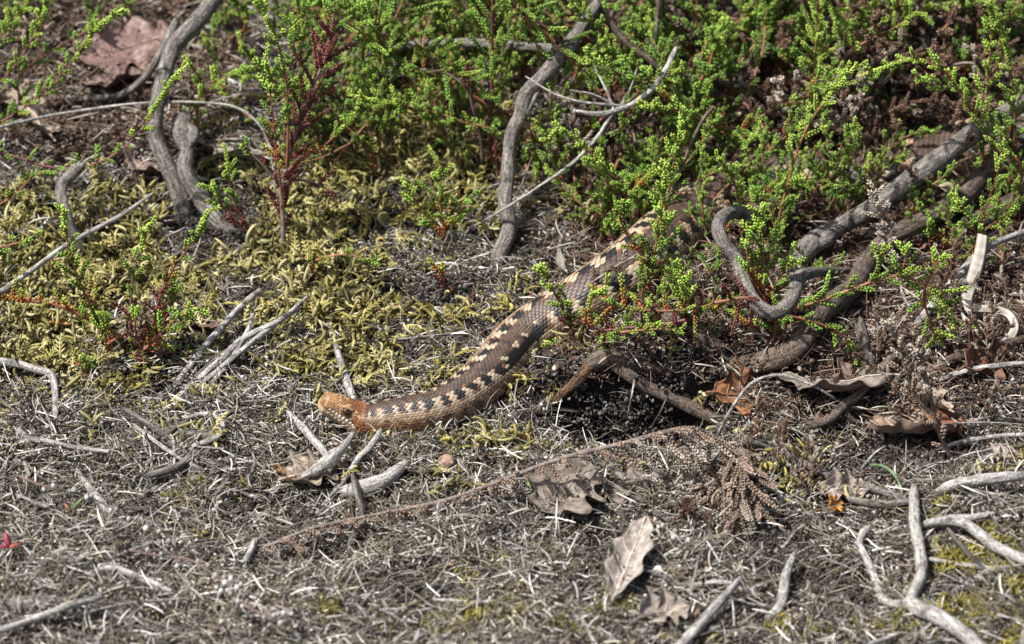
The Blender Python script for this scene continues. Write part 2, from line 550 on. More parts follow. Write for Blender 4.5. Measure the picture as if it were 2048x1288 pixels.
wood('dead_spray', 'grey leafless dead heather spray held in the green thicket', 'branch', M_PALE, [
    ('stem', [(1352, 95, .082), (1330, 140, .076), (1300, 182, .071), (1250, 215, .066), (1195, 228, .064), (1152, 222, .066)], [1.3, 1.5, 1.6, 1.6, 1.2]),
    ('branchlet', [(1250, 212, .066), (1170, 205, .068), (1110, 188, .07), (1052, 153, .073)], [.9, .7, .5]),
    ('branchlet', [(1228, 220, .066), (1210, 175, .071), (1188, 132, .076)], [.9, .7, .6]),
    ('branchlet', [(1240, 218, .066), (1262, 175, .071), (1275, 135, .078)], [.7, .6, .5]),
    ('branchlet', [(1240, 216, .066), (1190, 190, .070), (1140, 180, .073)], [.8, .6, .4]),
    ('side_branch', [(1228, 222, .065), (1190, 280, .055), (1140, 330, .045), (1060, 385, .033), (958, 447, .012), (930, 462, 0)], [1.1, 1.0, .8, .7])], knob=.22, sides=7)
wood('slanting_branch', 'thick weathered grey branch slanting over the snake with a split knot', 'branch', M_GREY, [
    ('stem', [(2110, 165, .046), (2030, 215, .042), (1955, 262, .039), (1880, 318, .036), (1805, 372, .030), (1740, 418, .024), (1670, 458, .017), (1625, 487, .012), (1595, 525, .007), (1572, 580, -.004)], [5, 5.2, 5.6, 5.8, 5.6, 5.4, 5.0, 6.2, 5.4, 4.2]),
    ('knot', [(1690, 452, .019), (1650, 478, .015), (1618, 500, .011)], [2.5, 4.8, 2.5])], knob=.09, sides=16)
wood('long_root', 'long dark brown root running from the thick branches to the hollow', 'root', M_BROWN, [
    ('stem', [(2050, 305, .020), (1965, 355, .018), (1915, 402, .017), (1850, 440, .016), (1780, 475, .015), (1738, 520, .013), (1705, 575, .011), (1655, 615, .010), (1622, 655, .009), (1592, 698, .008), (1530, 725, .0075), (1440, 742, .006), (1370, 748, .005), (1300, 735, .006)], [4.5, 5.5, 5.2, 5.6, 5.2, 5.5, 5.8, 6, 6.2, 6.2, 6, 5.4, 4.6]),
    ('side_branch', [(1300, 625, .004), (1350, 640, .006), (1400, 665, .003), (1440, 700, -.002)], [4, 4.6, 3.8])], knob=.13, sides=16)
wood('thick_dark_branch', 'dark thick stem lying beyond the looped straw blade', 'stem', M_BROWN, [
    ('stem', [(2120, 360, .018), (2030, 405, .014), (1960, 440, .010), (1880, 480, .005), (1830, 510, -.003)], [6.5, 6, 5.4, 4.4])], sides=14)
def planted(name, label, cat, mat, limbs, knob, sides):
    """like wood(), with the points given as (px, py, distance Y along the ground)"""
    e = empty(name, V(*limbs[0][1][0]), label, cat); b = np.array(e.location)
    for i, (pn, pts, rr) in enumerate(limbs):
        W = np.array([V(*q) for q in pts]) - b
        mb = MB(); limb(mb, W, np.interp(np.linspace(0, 1, len(W)), np.linspace(0, 1, len(rr)), rr) / 1000, sides, .0025, knob, 300 + i + len(name))
        obj(pn, mb.mesh(pn, mat[i]), e)
    return e


planted('arched_root', 'brown peeling root arching over the dark hollow with an orange rotten end', 'root', (M_BROWN, M_RUST, M_BROWN), [
    ('stem', [(1420, 760, -.050), (1385, 750, -.052), (1320, 742, -.054), (1265, 726, -.055), (1222, 716, -.056), (1190, 722, -.057), (1172, 745, -.057)], [4.2, 4.8, 4.6, 4.6, 4.6, 4.2, 3.2]),
    ('bark', [(1196, 716, -.0575), (1176, 738, -.060), (1148, 768, -.063), (1112, 800, -.066), (1100, 815, -.067)], [2.2, 3.0, 2.8, 1.8, 1.0]),
    ('side_branch', [(1222, 724, -.057), (1275, 762, -.062), (1325, 788, -.066), (1385, 815, -.070), (1445, 846, -.076)], [2.8, 3.4, 3.4, 2.6])], .16, 16)
wood('twisted_branch', 'smooth twisted grey branch hanging in an S over the thicket', 'branch', M_GREY, [
    ('stem', [(1585, 385, .010), (1540, 412, .022), (1500, 428, .029), (1462, 424, .034), (1437, 450, .036), (1448, 488, .034), (1474, 518, .031), (1487, 560, .029), (1505, 598, .028), (1535, 624, .028), (1562, 622, .027), (1585, 595, .025), (1594, 562, .023), (1612, 548, .020), (1655, 543, .014), (1702, 540, .008)], [3.6, 3.6, 3.4, 4.0, 3.6, 3.6, 3.4, 3.6, 3.8, 3.8, 3.6, 4.0, 3.6, 2.6, 1.6])], knob=.06, sides=14, step=.002)
wood('pale_curved_twig', 'bleached twig curving up beside the straw blade over bare soil', 'twig', M_PALE, [
    ('stem', [(2075, 455, .015), (1985, 488, .013), (1945, 520, .012), (1915, 555, .011), (1875, 598, .008), (1835, 648, .003), (1815, 672, -.002)], [1.6, 2.1, 2.3, 2.2, 2.4])], sides=10)
wood('broken_post', 'grey splintered stump of a stem standing below the green heather', 'stem', M_GREY, [
    ('stem', [(1722, 650, .022), (1732, 700, .012), (1745, 745, .004), (1760, 790, -.004)], [3.4, 4, 4.6])], knob=.2, sides=12)
wood('purple_twig', 'purplish brown forked twig rising from the dried heather spray', 'twig', M_BROWN, [
    ('stem', [(1785, 715, .018), (1748, 755, .014), (1715, 790, .012), (1688, 812, .011), (1660, 838, .009), (1600, 858, .006), (1560, 872, .003), (1490, 882, .006)], [2.8, 2.6, 2.6, 2.4, 2.2, 2]),
    ('side_branch', [(1690, 812, .010), (1702, 838, .006), (1745, 852, .001)], [1.6, 1.3, 1])], knob=.12, sides=10)
wood('dark_twig', 'dark bent twig standing among the brown dead heather', 'twig', M_BROWN, [
    ('stem', [(1815, 690, .016), (1808, 730, .010), (1785, 780, .005), (1765, 825, -.002)], [1.6, 1.8, 2])], sides=8)
wood('wiry_stalk', 'thin wiry dry stem looping over the brown oak leaf', 'stem', M_PALE, [
    ('stem', [(1425, 895, .0), (1450, 840, .010), (1480, 792, .016), (1510, 762, .018), (1560, 750, .018), (1620, 768, .014), (1665, 795, .006), (1680, 805, -.001)], [.9, .8, .8, .7])], sides=7, knob=.06)
wood('forked_bleached_branch', 'bleached forked branch lying in the litter with yellow moss beside it', 'branch', M_PALE, [
    ('stem', [(1828, 975, .010), (1829, 1040, .009), (1838, 1100, .008), (1842, 1150, .007), (1822, 1205, .006), (1870, 1230, .006), (1920, 1262, .006), (1975, 1310, .004)], [2.4, 3.0, 3.0, 2.8, 4.2, 3.8, 3.6]),
    ('side_branch', [(1735, 1058, .008), (1718, 1085, .007), (1735, 1120, .006), (1752, 1165, .005), (1772, 1203, .005), (1820, 1207, .006)], [2.4, 1.7, 1.7, 2.0])], knob=.14, sides=14)
wood('pale_bent_branch', 'pale smooth branch bending down at its end in the litter', 'branch', M_PALE, [
    ('stem', [(2090, 948, .009), (2010, 955, .009), (1950, 962, .008), (1900, 972, .006), (1868, 995, .0)], [2.6, 2.9, 2.9, 2.2])], sides=14)
wood('wavy_bleached_branch', 'wavy bleached branch crossing beside the yellow moss patch', 'branch', M_PALE, [
    ('stem', [(1845, 1050, .003), (1885, 1042, .007), (1925, 1045, .008), (1960, 1068, .007), (2000, 1098, .006), (2085, 1135, .004)], [2.0, 2.7, 2.8, 2.6])], sides=14)
wood('white_stick', 'white bleached stick with a small fork at its tip beside the torn leaf', 'stick', M_PALE, [
    ('stem', [(1478, 1160, .010), (1450, 1192, .008), (1412, 1235, .007), (1372, 1280, .006), (1340, 1320, .004)], [1.5, 2.4, 2.6, 2.7]),
    ('side_branch', [(1470, 1170, .009), (1440, 1164, .006), (1375, 1172, .002)], [1.2, 1.2, 1]),
    ('side_branch', [(1480, 1162, .010), (1495, 1185, .006), (1512, 1212, .0)], [1.4, 1.2, 1])], sides=10)
wood('bent_stick', 'crooked grey stick with a white broken end in the mossy litter', 'stick', M_PALE, [
    ('stem', [(1588, 1110, .008), (1572, 1150, .007), (1568, 1180, .006), (1560, 1212, .004), (1540, 1232, .002)], [1.8, 2.6, 2.8, 2.4])], sides=10)
wood('wood_chunk', 'short thick bleached chunk of wood lying in front of the snake', 'wood', M_PALE, [
    ('stem', [(690, 985, .004), (730, 975, .005), (775, 958, .005), (812, 925, .003)], [2.8, 4.2, 4.0, 2.2])], knob=.2, sides=12)
wood('grey_stick', 'weathered grey stick that slopes down behind the head of the snake', 'stick', M_PALE, [
    ('stem', [(672, 692, .010), (682, 725, .007), (694, 765, .005), (708, 805, .003), (716, 850, .001)], [1.6, 2.2, 2.4, 2.2])], sides=10)
wood('pointed_stick', 'split grey stick resting on the dry leaf below the snake head', 'stick', M_PALE, [
    ('stem', [(706, 868, .008), (688, 893, .008), (665, 915, .009), (640, 935, .009), (610, 950, .008)], [1.4, 2.0, 4.0, 3.2, 2.4]),
    ('side_branch', [(572, 820, .003), (600, 850, .005), (628, 880, .007), (655, 912, .008)], [1.4, 2, 2.2, 2])], knob=.16, sides=10)
wood('bent_pale_twig', 'pale twig bent in a right angle on the yellow moss', 'twig', M_PALE, [
    ('stem', [(-30, 722, .008), (20, 725, .008), (70, 738, .008), (100, 748, .008), (110, 775, .006), (111, 832, .002)], [2.3, 2.2, 2, 2, 1.8])], sides=10)
wood('peeled_twig', 'thick pale peeled twig sloping down from the bare soil', 'twig', M_PALE, [
    ('stem', [(518, 582, .010), (470, 625, .009), (428, 672, .008), (392, 715, .006), (345, 775, .003), (300, 800, .001)], [1.7, 2.0, 1.9, 2.1, 1.6])], sides=10)
wood('fibrous_twig', 'long fibrous grey twig bundle sweeping over dark soil', 'twig', M_PALE, [
    ('stem', [(612, 595, .012), (560, 640, .010), (490, 675, .008), (440, 720, .006), (350, 800, .002)], [.9, 1.5, 2.0, 1.7]),
    ('side_branch', [(600, 615, .010), (535, 660, .010), (470, 712, .008), (400, 770, .004)], [1, 1.5, 1.4]),
    ('side_branch', [(505, 630, .012), (492, 668, .009), (455, 728, .006), (405, 790, .002)], [1.2, 1.4, 1.2])], sides=9)
wood('hooked_twig', 'hooked pale twig curling back over the litter', 'twig', M_PALE, [
    ('stem', [(365, 838, .003), (405, 828, .006), (432, 832, .006), (446, 852, .006), (438, 872, .005), (415, 882, .004), (385, 892, .002)], [1.2, 1.4, 1.5, 1.6, 1.4])], sides=9)
wood('crossed_twig', 'straight pale twig crossing the litter beside the hooked twig', 'twig', M_PALE, [
    ('stem', [(268, 850, .005), (320, 890, .005), (362, 918, .004), (402, 938, .002)], [1.1, 1.2, 1.0])], sides=8)
wood('dark_stick', 'dark weathered stick half buried under the hooked twig', 'stick', M_GREY, [
    ('stem', [(315, 858, .002), (370, 868, .004), (420, 875, .004), (450, 902, .001)], [2, 2.4, 2.2, 1.6])], sides=9)
wood('slim_pale_twig', 'slim pale twig arching across grey litter below the red seedling', 'twig', M_PALE, [
    ('stem', [(178, 1148, .003), (225, 1136, .006), (270, 1152, .006), (345, 1184, .003)], [1.8, 2.0, 1.8])], sides=9)
wood('buried_log', 'grey rotten stick half buried in the grey litter', 'stick', M_GREY, [
    ('stem', [(25, 1210, .002), (70, 1208, .003), (150, 1212, .003), (300, 1218, .001)], [4, 4.6, 4, 3])], knob=.16, sides=12)
wood('arched_twig', 'arched grey twig with one dark end in the grey litter', 'twig', M_GREY, [
    ('stem', [(80, 1130, .002), (110, 1114, .005), (150, 1102, .005), (185, 1094, .003)], [1.8, 2, 1.8])], sides=9)
wood('long_thin_stick', 'long thin stick running over the half buried grey stick', 'stick', M_PALE, [
    ('stem', [(-40, 1275, .008), (60, 1240, .008), (130, 1215, .009), (200, 1196, .006)], [1.6, 1.8, 1.5])], sides=8)
wood('split_white_stick', 'white splintered stick pointing at the beaded dead heather', 'stick', M_PALE, [
    ('stem', [(155, 942, .004), (178, 975, .004), (200, 1002, .004), (218, 1028, .002)], [1.4, 2.0, 2.6, 2.2])], sides=8)
wood('low_branch', 'grey branch running low under the dried heather towards the forked branch', 'branch', M_GREY, [
    ('stem', [(1480, 885, .012), (1540, 890, .010), (1600, 925, .008), (1660, 955, .007), (1720, 1000, .006), (1770, 1010, .006), (1820, 1012, .005)], [2, 2.2, 2.6, 2.8, 2.6]),
    ('side_branch', [(1670, 950, .008), (1740, 975, .008), (1810, 998, .006)], [2.4, 2.2, 1.8])], sides=10)
wood('long_shadowed_branch', 'long brown branch lying on litter below the straw loop', 'branch', M_BROWN, [
    ('stem', [(2085, 672, .006), (2000, 690, .007), (1930, 708, .006), (1870, 738, .004), (1840, 760, -.002)], [2.6, 3, 3, 2.6])], sides=10)
wood('parallel_twig', 'pale grey twig lying along the ground below the straw loop', 'twig', M_PALE, [
    ('stem', [(2080, 725, .006), (1990, 732, .006), (1920, 745, .006), (1860, 765, .004), (1800, 775, .001)], [1.4, 1.6, 1.6, 1.3])], sides=8)
wood('loose_pale_twig', 'pale knobbly twig ending at the curled brown leaf', 'twig', M_PALE, [
    ('stem', [(2080, 868, .004), (2000, 872, .005), (1930, 882, .005), (1870, 900, .002)], [1.2, 1.3, 1.1])], sides=8)

# ------------------------------------------------------------------ the snake
def make_snake():
    Y0 = G(770, 835, .0075)[1]
    ctl = []                              # point, half width, half height up, half height down
    for px, py, dy, w, ht, hb in [(641, 803, -.0035, .0020, .0030, .0030), (645, 804, -.0033, .0036, .0044, .0043),
                                  (655, 808, -.0028, .0043, .0048, .0047), (668, 814, -.002, .0050, .0053, .0050), (688, 823, -.001, .0064, .0056, .0053),
                                  (706, 832, 0, .0076, .0058, .0062), (722, 838, .0, .0080, .0058, .0068), (742, 840, 0, .0072, .0064, .0070)]:
        ctl.append((V(px, py, Y0 + dy), w * 1.08, ht * 1.10, hb * 1.08))
    for px, py, w, h in [(770, 836, .0080, .0078), (810, 829, .0092, .0085), (868, 820, .0098, .0090), (922, 796, .0104, .0095),
                         (960, 764, .0110, .0098), (992, 728, .0116, .0102), (1035, 688, .0122, .0106), (1092, 645, .0130, .0112),
                         (1150, 606, .0138, .0116), (1215, 566, .0146, .012), (1290, 510, .0158, .0125), (1362, 450, .0164, .0125),
                         (1432, 398, .0164, .0125), (1515, 362, .0162, .0125), (1610, 356, .016, .0125), (1710, 360, .016, .0125), (1800, 345, .0158, .0125),
                         (1880, 310, .0155, .012), (1960, 282, .015, .012), (2060, 275, .0145, .0115), (2160, 300, .013, .011),
                         (2230, 360, .0105, .0095), (2260, 430, .0075, .007), (2250, 500, .005, .005), (2215, 560, .0028, .0028), (2180, 590, .0008, .0008)]:
        ctl.append((G(px, py, h * .93), w, h, h))
    pts = np.array([c[0] for c in ctl])
    P, s, tt = smooth_path(pts, .0015)
    idx = np.arange(len(ctl))
    ker = np.hanning(51); ker /= ker.sum()
    k2 = np.hanning(17); k2 /= k2.sum()
    Ps = np.stack([np.convolve(np.pad(P[:, k], 8, 'edge'), k2, 'valid') if k < 2 else np.convolve(np.pad(P[:, k], 25, 'edge'), ker, 'valid') for k in range(3)], 1)
    kb = (sstep(.030, .050, s) * (1 - sstep(s[-1] - .04, s[-1] - .02, s)))[:, None]
    P = P * (1 - kb) + Ps * kb
    w, ht, hb = (np.interp(tt, idx, [c[k] for c in ctl]) for k in (1, 2, 3))
    ker = np.hanning(9); ker /= ker.sum()
    def sm(a):
        b = np.convolve(np.pad(a, 4, 'edge'), ker, 'valid'); b[:6] = a[:6]; return b
    w, ht, hb = sm(w), sm(ht), sm(hb)
    T = norm(np.gradient(P, axis=0))
    Nn = np.array([0, 0, 1.0]) - T * T[:, 2:3]; Nn = norm(Nn)
    Bn = np.cross(T, Nn)
    base = P[int(np.searchsorted(s, .05))].copy(); base[2] -= .009
    Ls = s[-1]
    headL = .026

    def surf(si, th, lift=0.0):
        f = lambda a: np.interp(si, s, a)
        f3 = lambda a: np.stack([f(a[:, k]) for k in range(3)], -1)
        C, n, b = f3(P), norm(f3(Nn)), norm(f3(Bn))
        W, HT, HB = f(w), f(ht), f(hb)
        # body: rounded, a little flat below; head: flat crown with a sharp edge above the eye
        hd = 1 - sstep(headL * .8, headL * 1.3, si)
        e = 1.0 - .30 * hd
        sn, cs = np.sin(th), np.cos(th)
        x = np.sign(sn) * np.abs(sn) ** e * (W + lift)
        z = np.sign(cs) * np.abs(cs) ** np.where(cs > 0, e, 1 - .25 * (1 - hd)) * (np.where(cs > 0, HT, HB) + lift)
        return C + n * z[..., None] + b * x[..., None]

    def paint(si, th, wi):
        """scale colour at a place on the body"""
        n = len(si)
        a0 = np.degrees(np.abs(th))
        th = th - np.radians(15) * sstep(.055, .10, si) * (1 - .4 * sstep(.20, .30, si))
        a = np.degrees(np.abs(th))
        per = wi * (.68 + .34 * sstep(.05, .14, si))
        zz = np.interp(si, s, zig)
        r1 = RNG.random(n); r2 = RNG.random(n)
        ph = np.mod(zz + np.where(th < 0, .5, 0) + .10 * vnoise(si * 60, np.sign(th) * 3 + 4, 8) + RNG.normal(0, .025, n), 1)
        a = a + RNG.normal(0, 2.0, n) + 5 * vnoise(si * 110, np.sign(th) * 2 + 7, 9)
        blk = np.array([.010, .008, .008]); band = np.array([.060, .038, .027]); pale = np.array([.34, .28, .19])
        flank = np.array([.215, .145, .092]); rust = np.array([.33, .125, .042]); orange = np.array([.30, .125, .045]); white = np.array([.60, .55, .46])
        c = np.empty((n, 3))
        c[:] = flank
        c *= (.5 + .95 * r1)[:, None]
        dark = ph < .60
        mid = a < 20
        zone = (a >= 20) & (a < 45 + 14 * sstep(.16, .26, si))
        c[mid] = band * (.6 + .9 * r1[mid])[:, None]
        c[zone & dark] = blk * (.7 + .9 * r1[zone & dark])[:, None]
        pz = zone & ~dark
        c[pz] = pale * (.75 + .35 * r1[pz])[:, None]
        ed = (zone & (np.abs(ph - .55) < .07) | zone & (np.abs(ph - .97) < .06) | ((a > 18) & (a < 26) & ~dark)) & (r2 < .6)
        c[ed] = .6 * c[ed] + .4 * orange
        z2 = (a >= 45) & (a < 60) & ~zone
        c[z2 & ~dark] = .5 * pale + .5 * c[z2 & ~dark]
        c[z2 & dark & (a < 52)] *= .5
        spot = (a > 72) & (a < 94) & (np.mod(ph + .02, 1) < .40)
        c[spot] *= (.28 + .4 * r2[spot])[:, None]
        low = a0 > 92
        c[low] = c[low] * .85 + .15 * rust
        # the wet black patch where the zigzag runs together
        wet = (si > .098) & (si < .136) & (a > 20) & (a < 48) & (th > 0)
        c[wet] = blk * .8
        wp = (si > .094) & (si < .138) & (a > 12) & (a <= 23) & (th > 0) & (ph > .72)
        c[wp] = pale * .9
        wq = (si > .094) & (si < .138) & (a >= 48) & (a < 60) & (th > 0) & (r2 < .6)
        c[wq] = pale * .85
        # rust towards the neck
        kr = .75 * (1 - sstep(.030, .075, si)) * sstep(70, 98, a0)
        c = c * (1 - kr[:, None]) + rust * (.6 + .6 * r1)[:, None] * kr[:, None]
        edge = (a0 > 112)
        c[edge] = white * (.6 + .4 * r2[edge])[:, None]
        # head
        hd = si < headL
        a = a0
        if hd.any():
            t = si / headL
            top = np.array([.22, .115, .055]); tan = np.array([.50, .33, .17]); cream = np.array([.56, .45, .28]); deep = np.array([.15, .048, .018])
            hc = top * (.7 + .7 * r1)[:, None]
            k = (r2 < .38) & (a < 95); hc[k] = tan * (.7 + .5 * r1[k])[:, None]
            k = (t > .58) & (a > 66) & (a < 90); hc[k] = deep * (.9 + 1.2 * r1[k])[:, None]
            k = (a < 40) & (t > .45); hc[k] = np.array([.20, .085, .036]) * (.7 + .6 * r1[k])[:, None]
            k = (t < .22) & (a < 110); hc[k] = np.array([.36, .20, .09]) * (.75 + .5 * r1[k])[:, None]
            k = a >= 92; hc[k] = (cream * .8 + rust * .2) * (.7 + .5 * r1[k])[:, None]
            k = (a >= 92) & (r2 < .3) & (a < 120); hc[k] = rust * (.7 + .5 * r1[k])[:, None]
            k = (np.abs(si - .0117) < .0042) & (np.abs(a - 66) < 20); hc[k] = np.array([.36, .21, .10]) * (.7 + .6 * r1[k])[:, None]
            hk = (1 - sstep(.8, 1.0, t))[:, None]
            c = np.where(hd[:, None], hc * hk + c * (1 - hk), c)
        return c

    per_all = w * (.68 + .34 * sstep(.05, .14, s)) + 1e-4
    zig = np.concatenate([[0], np.cumsum(np.diff(s) / per_all[:-1])])
    # --- body: one continuous skin
    NS, NT = 520, 44
    sv = np.concatenate([np.linspace(0, headL * 1.2, 90, endpoint=False), np.linspace(headL * 1.2, Ls, NS - 90)])
    tv = np.linspace(-np.pi, np.pi, NT, endpoint=False)
    SS, TT = np.meshgrid(sv, tv, indexing='ij')
    vv = surf(SS.ravel(), TT.ravel())
    a = np.degrees(np.abs(TT.ravel()))
    wi = np.interp(SS.ravel(), s, w)
    cc = paint(SS.ravel(), TT.ravel(), wi) * .45
    belly = a > 122
    cc[belly] = np.array([.10, .085, .075])
    thr = (a > 100) & (SS.ravel() < headL * 1.05)
    cc[thr] = np.array([.38, .30, .185]) * (.85 + .25 * RNG.random(thr.sum()))[:, None]
    k = np.arange(NS - 1)[:, None]; j = np.arange(NT)[None, :]
    q = np.stack([k * NT + j, k * NT + (j + 1) % NT, (k + 1) * NT + (j + 1) % NT, (k + 1) * NT + j], -1).reshape(-1, 4)
    tip0 = P[0] - T[0] * .0012; tip1 = P[-1]
    vv = np.vstack([vv, tip0, tip1]); cc = np.vstack([cc, [.42, .26, .12], [.1, .08, .06]])
    jj = np.arange(NT)
    f3 = np.vstack([np.stack([(jj + 1) % NT, jj, np.full(NT, NS * NT)], 1),
                    np.stack([(NS - 1) * NT + jj, (NS - 1) * NT + (jj + 1) % NT, np.full(NT, NS * NT + 1)], 1)])
    root = empty('snake', base, 'brown adder with dark zigzag back sliding out of the heather, head raised', 'snake')
    m, nt, Nd, L, b = mat_new('snake_skin')
    at = Nd.new('ShaderNodeAttribute'); at.attribute_name = 'Col'
    n = noise_tex(nt, 1400, 3, .6, geo_pos(nt))
    rp = ramp(nt, [(.3, (.72, .72, .72)), (.7, (1.25, 1.25, 1.25))], n.outputs['Fac'])
    L.new(mixc(nt, 'MULTIPLY', 1, at.outputs['Color'], rp.outputs[0]), b.inputs['Base Color'])
    b.inputs['Roughness'].default_value = .48
    b.inputs['Specular IOR Level'].default_value = .45
    bump(nt, n.outputs['Fac'], .4, .0003, b)
    obj('body', mesh_np('body', vv - base, [f3, q], cc, mats=(m,)), root)
    # --- keeled scales
    NR = 33
    thr_ = np.radians(np.linspace(-121, 121, NR)); dth = (thr_[1] - thr_[0]) / 2
    pit = np.maximum(1.75 * w * 2 * dth * .98, .0009)
    kk = np.concatenate([[0], np.cumsum(np.diff(s) / pit[:-1])])
    cs, ct = [], []
    for r in range(NR):
        ks = np.arange(1, int(kk[-1]) - 4) + (.5 if r % 2 else 0)
        sr = np.interp(ks, kk, s)
        sr = sr[(sr > .0012) & (sr < Ls - .01)]
        if abs(math.degrees(thr_[r])) > 95: sr = sr[sr > headL * .85]
        if 88 < abs(math.degrees(thr_[r])) <= 95:
            sr = sr[sr > headL * .75]
        if 50 < abs(math.degrees(thr_[r])) < 84:
            sr = sr[(sr < .0094) | (sr > .0137)]
        cs.append(sr); ct.append(np.full(len(sr), thr_[r]))
    cs = np.concatenate(cs); ct = np.concatenate(ct)
    ct = ct + RNG.normal(0, .02, len(ct)) * (cs < headL)
    pw = np.interp(cs, s, pit)
    colr = paint(cs, ct, np.interp(cs, s, w))
    A = np.array([-.66, -.40, -.04, .30, .54, -.40, -.04, .30, .54, .66, -.36, .0, .30, .54])
    Bq = np.array([0, .80, 1.26, 1.0, .46, -.80, -1.26, -1.0, -.46, 0, 0, 0, 0, 0])
    LF = np.array([-.02, .0, .03, .10, .13, .0, .03, .10, .13, .14, .08, .16, .21, .19])
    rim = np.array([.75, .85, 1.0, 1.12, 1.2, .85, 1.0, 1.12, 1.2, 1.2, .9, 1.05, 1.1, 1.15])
    n = len(cs)
    S2 = cs[:, None] + A[None] * pw[:, None] * 1.02
    T2 = ct[:, None] + Bq[None] * dth * 1.04
    lift = LF[None] * pw[:, None] * 1.0 + .00005
    sv2 = surf(S2.ravel(), T2.ravel(), lift.ravel())
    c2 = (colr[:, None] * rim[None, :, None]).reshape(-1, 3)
    quad = np.array([[1, 2, 11, 10], [2, 3, 12, 11], [3, 4, 13, 12], [6, 5, 10, 11], [7, 6, 11, 12], [8, 7, 12, 13]])[:, ::-1]
    tri = np.array([[0, 1, 10], [4, 9, 13], [5, 0, 10], [9, 8, 13]])[:, ::-1]
    off = (np.arange(n) * 14)[:, None, None]
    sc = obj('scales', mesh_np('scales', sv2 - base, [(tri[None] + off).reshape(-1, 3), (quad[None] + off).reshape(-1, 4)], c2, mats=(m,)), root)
    tag(sc, kind='stuff')
    # --- lip scales, eyes, brow plates
    lm, nt, Nd, L, b = mat_new('lip_scale')
    b.inputs['Base Color'].default_value = (.66, .60, .49, 1); b.inputs['Roughness'].default_value = .4
    em, nt, Nd, L, b = mat_new('eye_iris')
    gn = noise_tex(nt, 1500, 2, .5, geo_pos(nt))
    rp = ramp(nt, [(.35, (.012, .003, .002)), (.65, (.05, .011, .006))], gn.outputs['Fac']); L.new(rp.outputs[0], b.inputs['Base Color'])
    b.inputs['Roughness'].default_value = .08; b.inputs['Coat Weight'].default_value = 1.0
    pm, nt, Nd, L, b = mat_new('eye_pupil')
    b.inputs['Base Color'].default_value = (.004, .003, .003, 1); b.inputs['Roughness'].default_value = .1

    def ellipsoid(c, ax, rr, nu=14, nv=9):
        """ax: 3 axes (rows), rr radii"""
        u = np.linspace(0, 2 * np.pi, nu, endpoint=False); v = np.linspace(0, np.pi, nv)
        U, Vv = np.meshgrid(u, v, indexing='ij')
        d = np.stack([np.cos(U) * np.sin(Vv), np.sin(U) * np.sin(Vv), np.cos(Vv)], -1).reshape(-1, 3) * np.asarray(rr)
        p = c + d @ np.asarray(ax)
        i = np.arange(nu)[:, None]; j = np.arange(nv - 1)[None]
        f = np.stack([i * nv + j, i * nv + j + 1, ((i + 1) % nu) * nv + j + 1, ((i + 1) % nu) * nv + j], -1).reshape(-1, 4)
        return p, f

    def at_surface(si, th):
        a0 = np.array([si]); t0 = np.array([th]); e = 1e-4
        c = surf(a0, t0)[0]
        u = norm(surf(a0 + e, t0)[0] - c); v = norm(surf(a0, t0 + .02)[0] - c)
        nn = norm(np.cross(u, v))
        if nn @ (c - np.array([np.interp(si, s, P[:, q_]) for q_ in range(3)])) < 0: nn = -nn
        return c, u, np.cross(nn, u), nn

    for sd in (1, -1):
        mb = MB()
        for i in range(9):
            t = i / 8
            si = .0040 + t * .0155
            th = sd * math.radians(90 + 4 * math.sin(t * 3) + 7 * t)
            c, u, v, nn = at_surface(si, th)
            p, f = ellipsoid(c - nn * .0001, (u, v, nn), (.00088, (.0006, .0007, .0009, .00110, .0012, .0011, .0009, .0007, .0005)[i], .00018), 12, 6)
            mb.add(p - base, f)
        o = obj('lip_scales', mb.mesh('lip_scales', lm), root); tag(o, 'white scales along the upper lip', kind='stuff')
        mb = MB()
        for i in range(8):
            t = i / 7
            si = .0045 + t * .0155
            c, u, v, nn = at_surface(si, sd * math.radians(116 + 6 * t))
            p, f = ellipsoid(c - nn * .0001, (u, v, nn), (.0009, .0007, .0003), 10, 6)
            mb.add(p - base, f)
        lo2 = obj('chin_scales', mb.mesh('chin_scales', m), root); tag(lo2, kind='stuff')
        ca = lo2.data.color_attributes['Col']
        ca.data.foreach_set('color', np.tile(np.array([.50, .34, .19, 1], np.float32), len(lo2.data.vertices)))
        c, u, v, nn = at_surface(.0115, sd * math.radians(66))
        p, f = ellipsoid(c - nn * .0003, (u, v, nn), (.0020, .0019, .0015), 18, 12)
        mb = MB(); mb.add(p - base, f)
        eye = obj('eye', mb.mesh('eye', em), root)
        p, f = ellipsoid(c - nn * .0003, (u, v, nn), (.0006, .0014, .00128), 12, 9)
        mb = MB(); mb.add(p - base, f)
        obj('pupil', mb.mesh('pupil', pm), eye)
        c, u, v, nn = at_surface(.0115, sd * math.radians(47))
        mb = MB()
        p, f = ellipsoid(c + nn * .0001, (u, v, nn), (.0031, .0009, .0008), 16, 8)
        mb.add(p - base, f, (.36, .21, .10))
        obj('brow_plate', mb.mesh('brow_plate', m), root)
        c, u, v, nn = at_surface(.0045, sd * math.radians(74))
        mb = MB()
        p, f = ellipsoid(c - nn * .0001, (u, v, nn), (.0005, .0005, .00025), 10, 6)
        mb.add(p - base, f, (.02, .012, .01))
        obj('nostril', mb.mesh('nostril', m), root)
    return P, s, w, ht


SN_P, SN_S, SN_W, SN_H = make_snake()
SN_PX = project(SN_P)

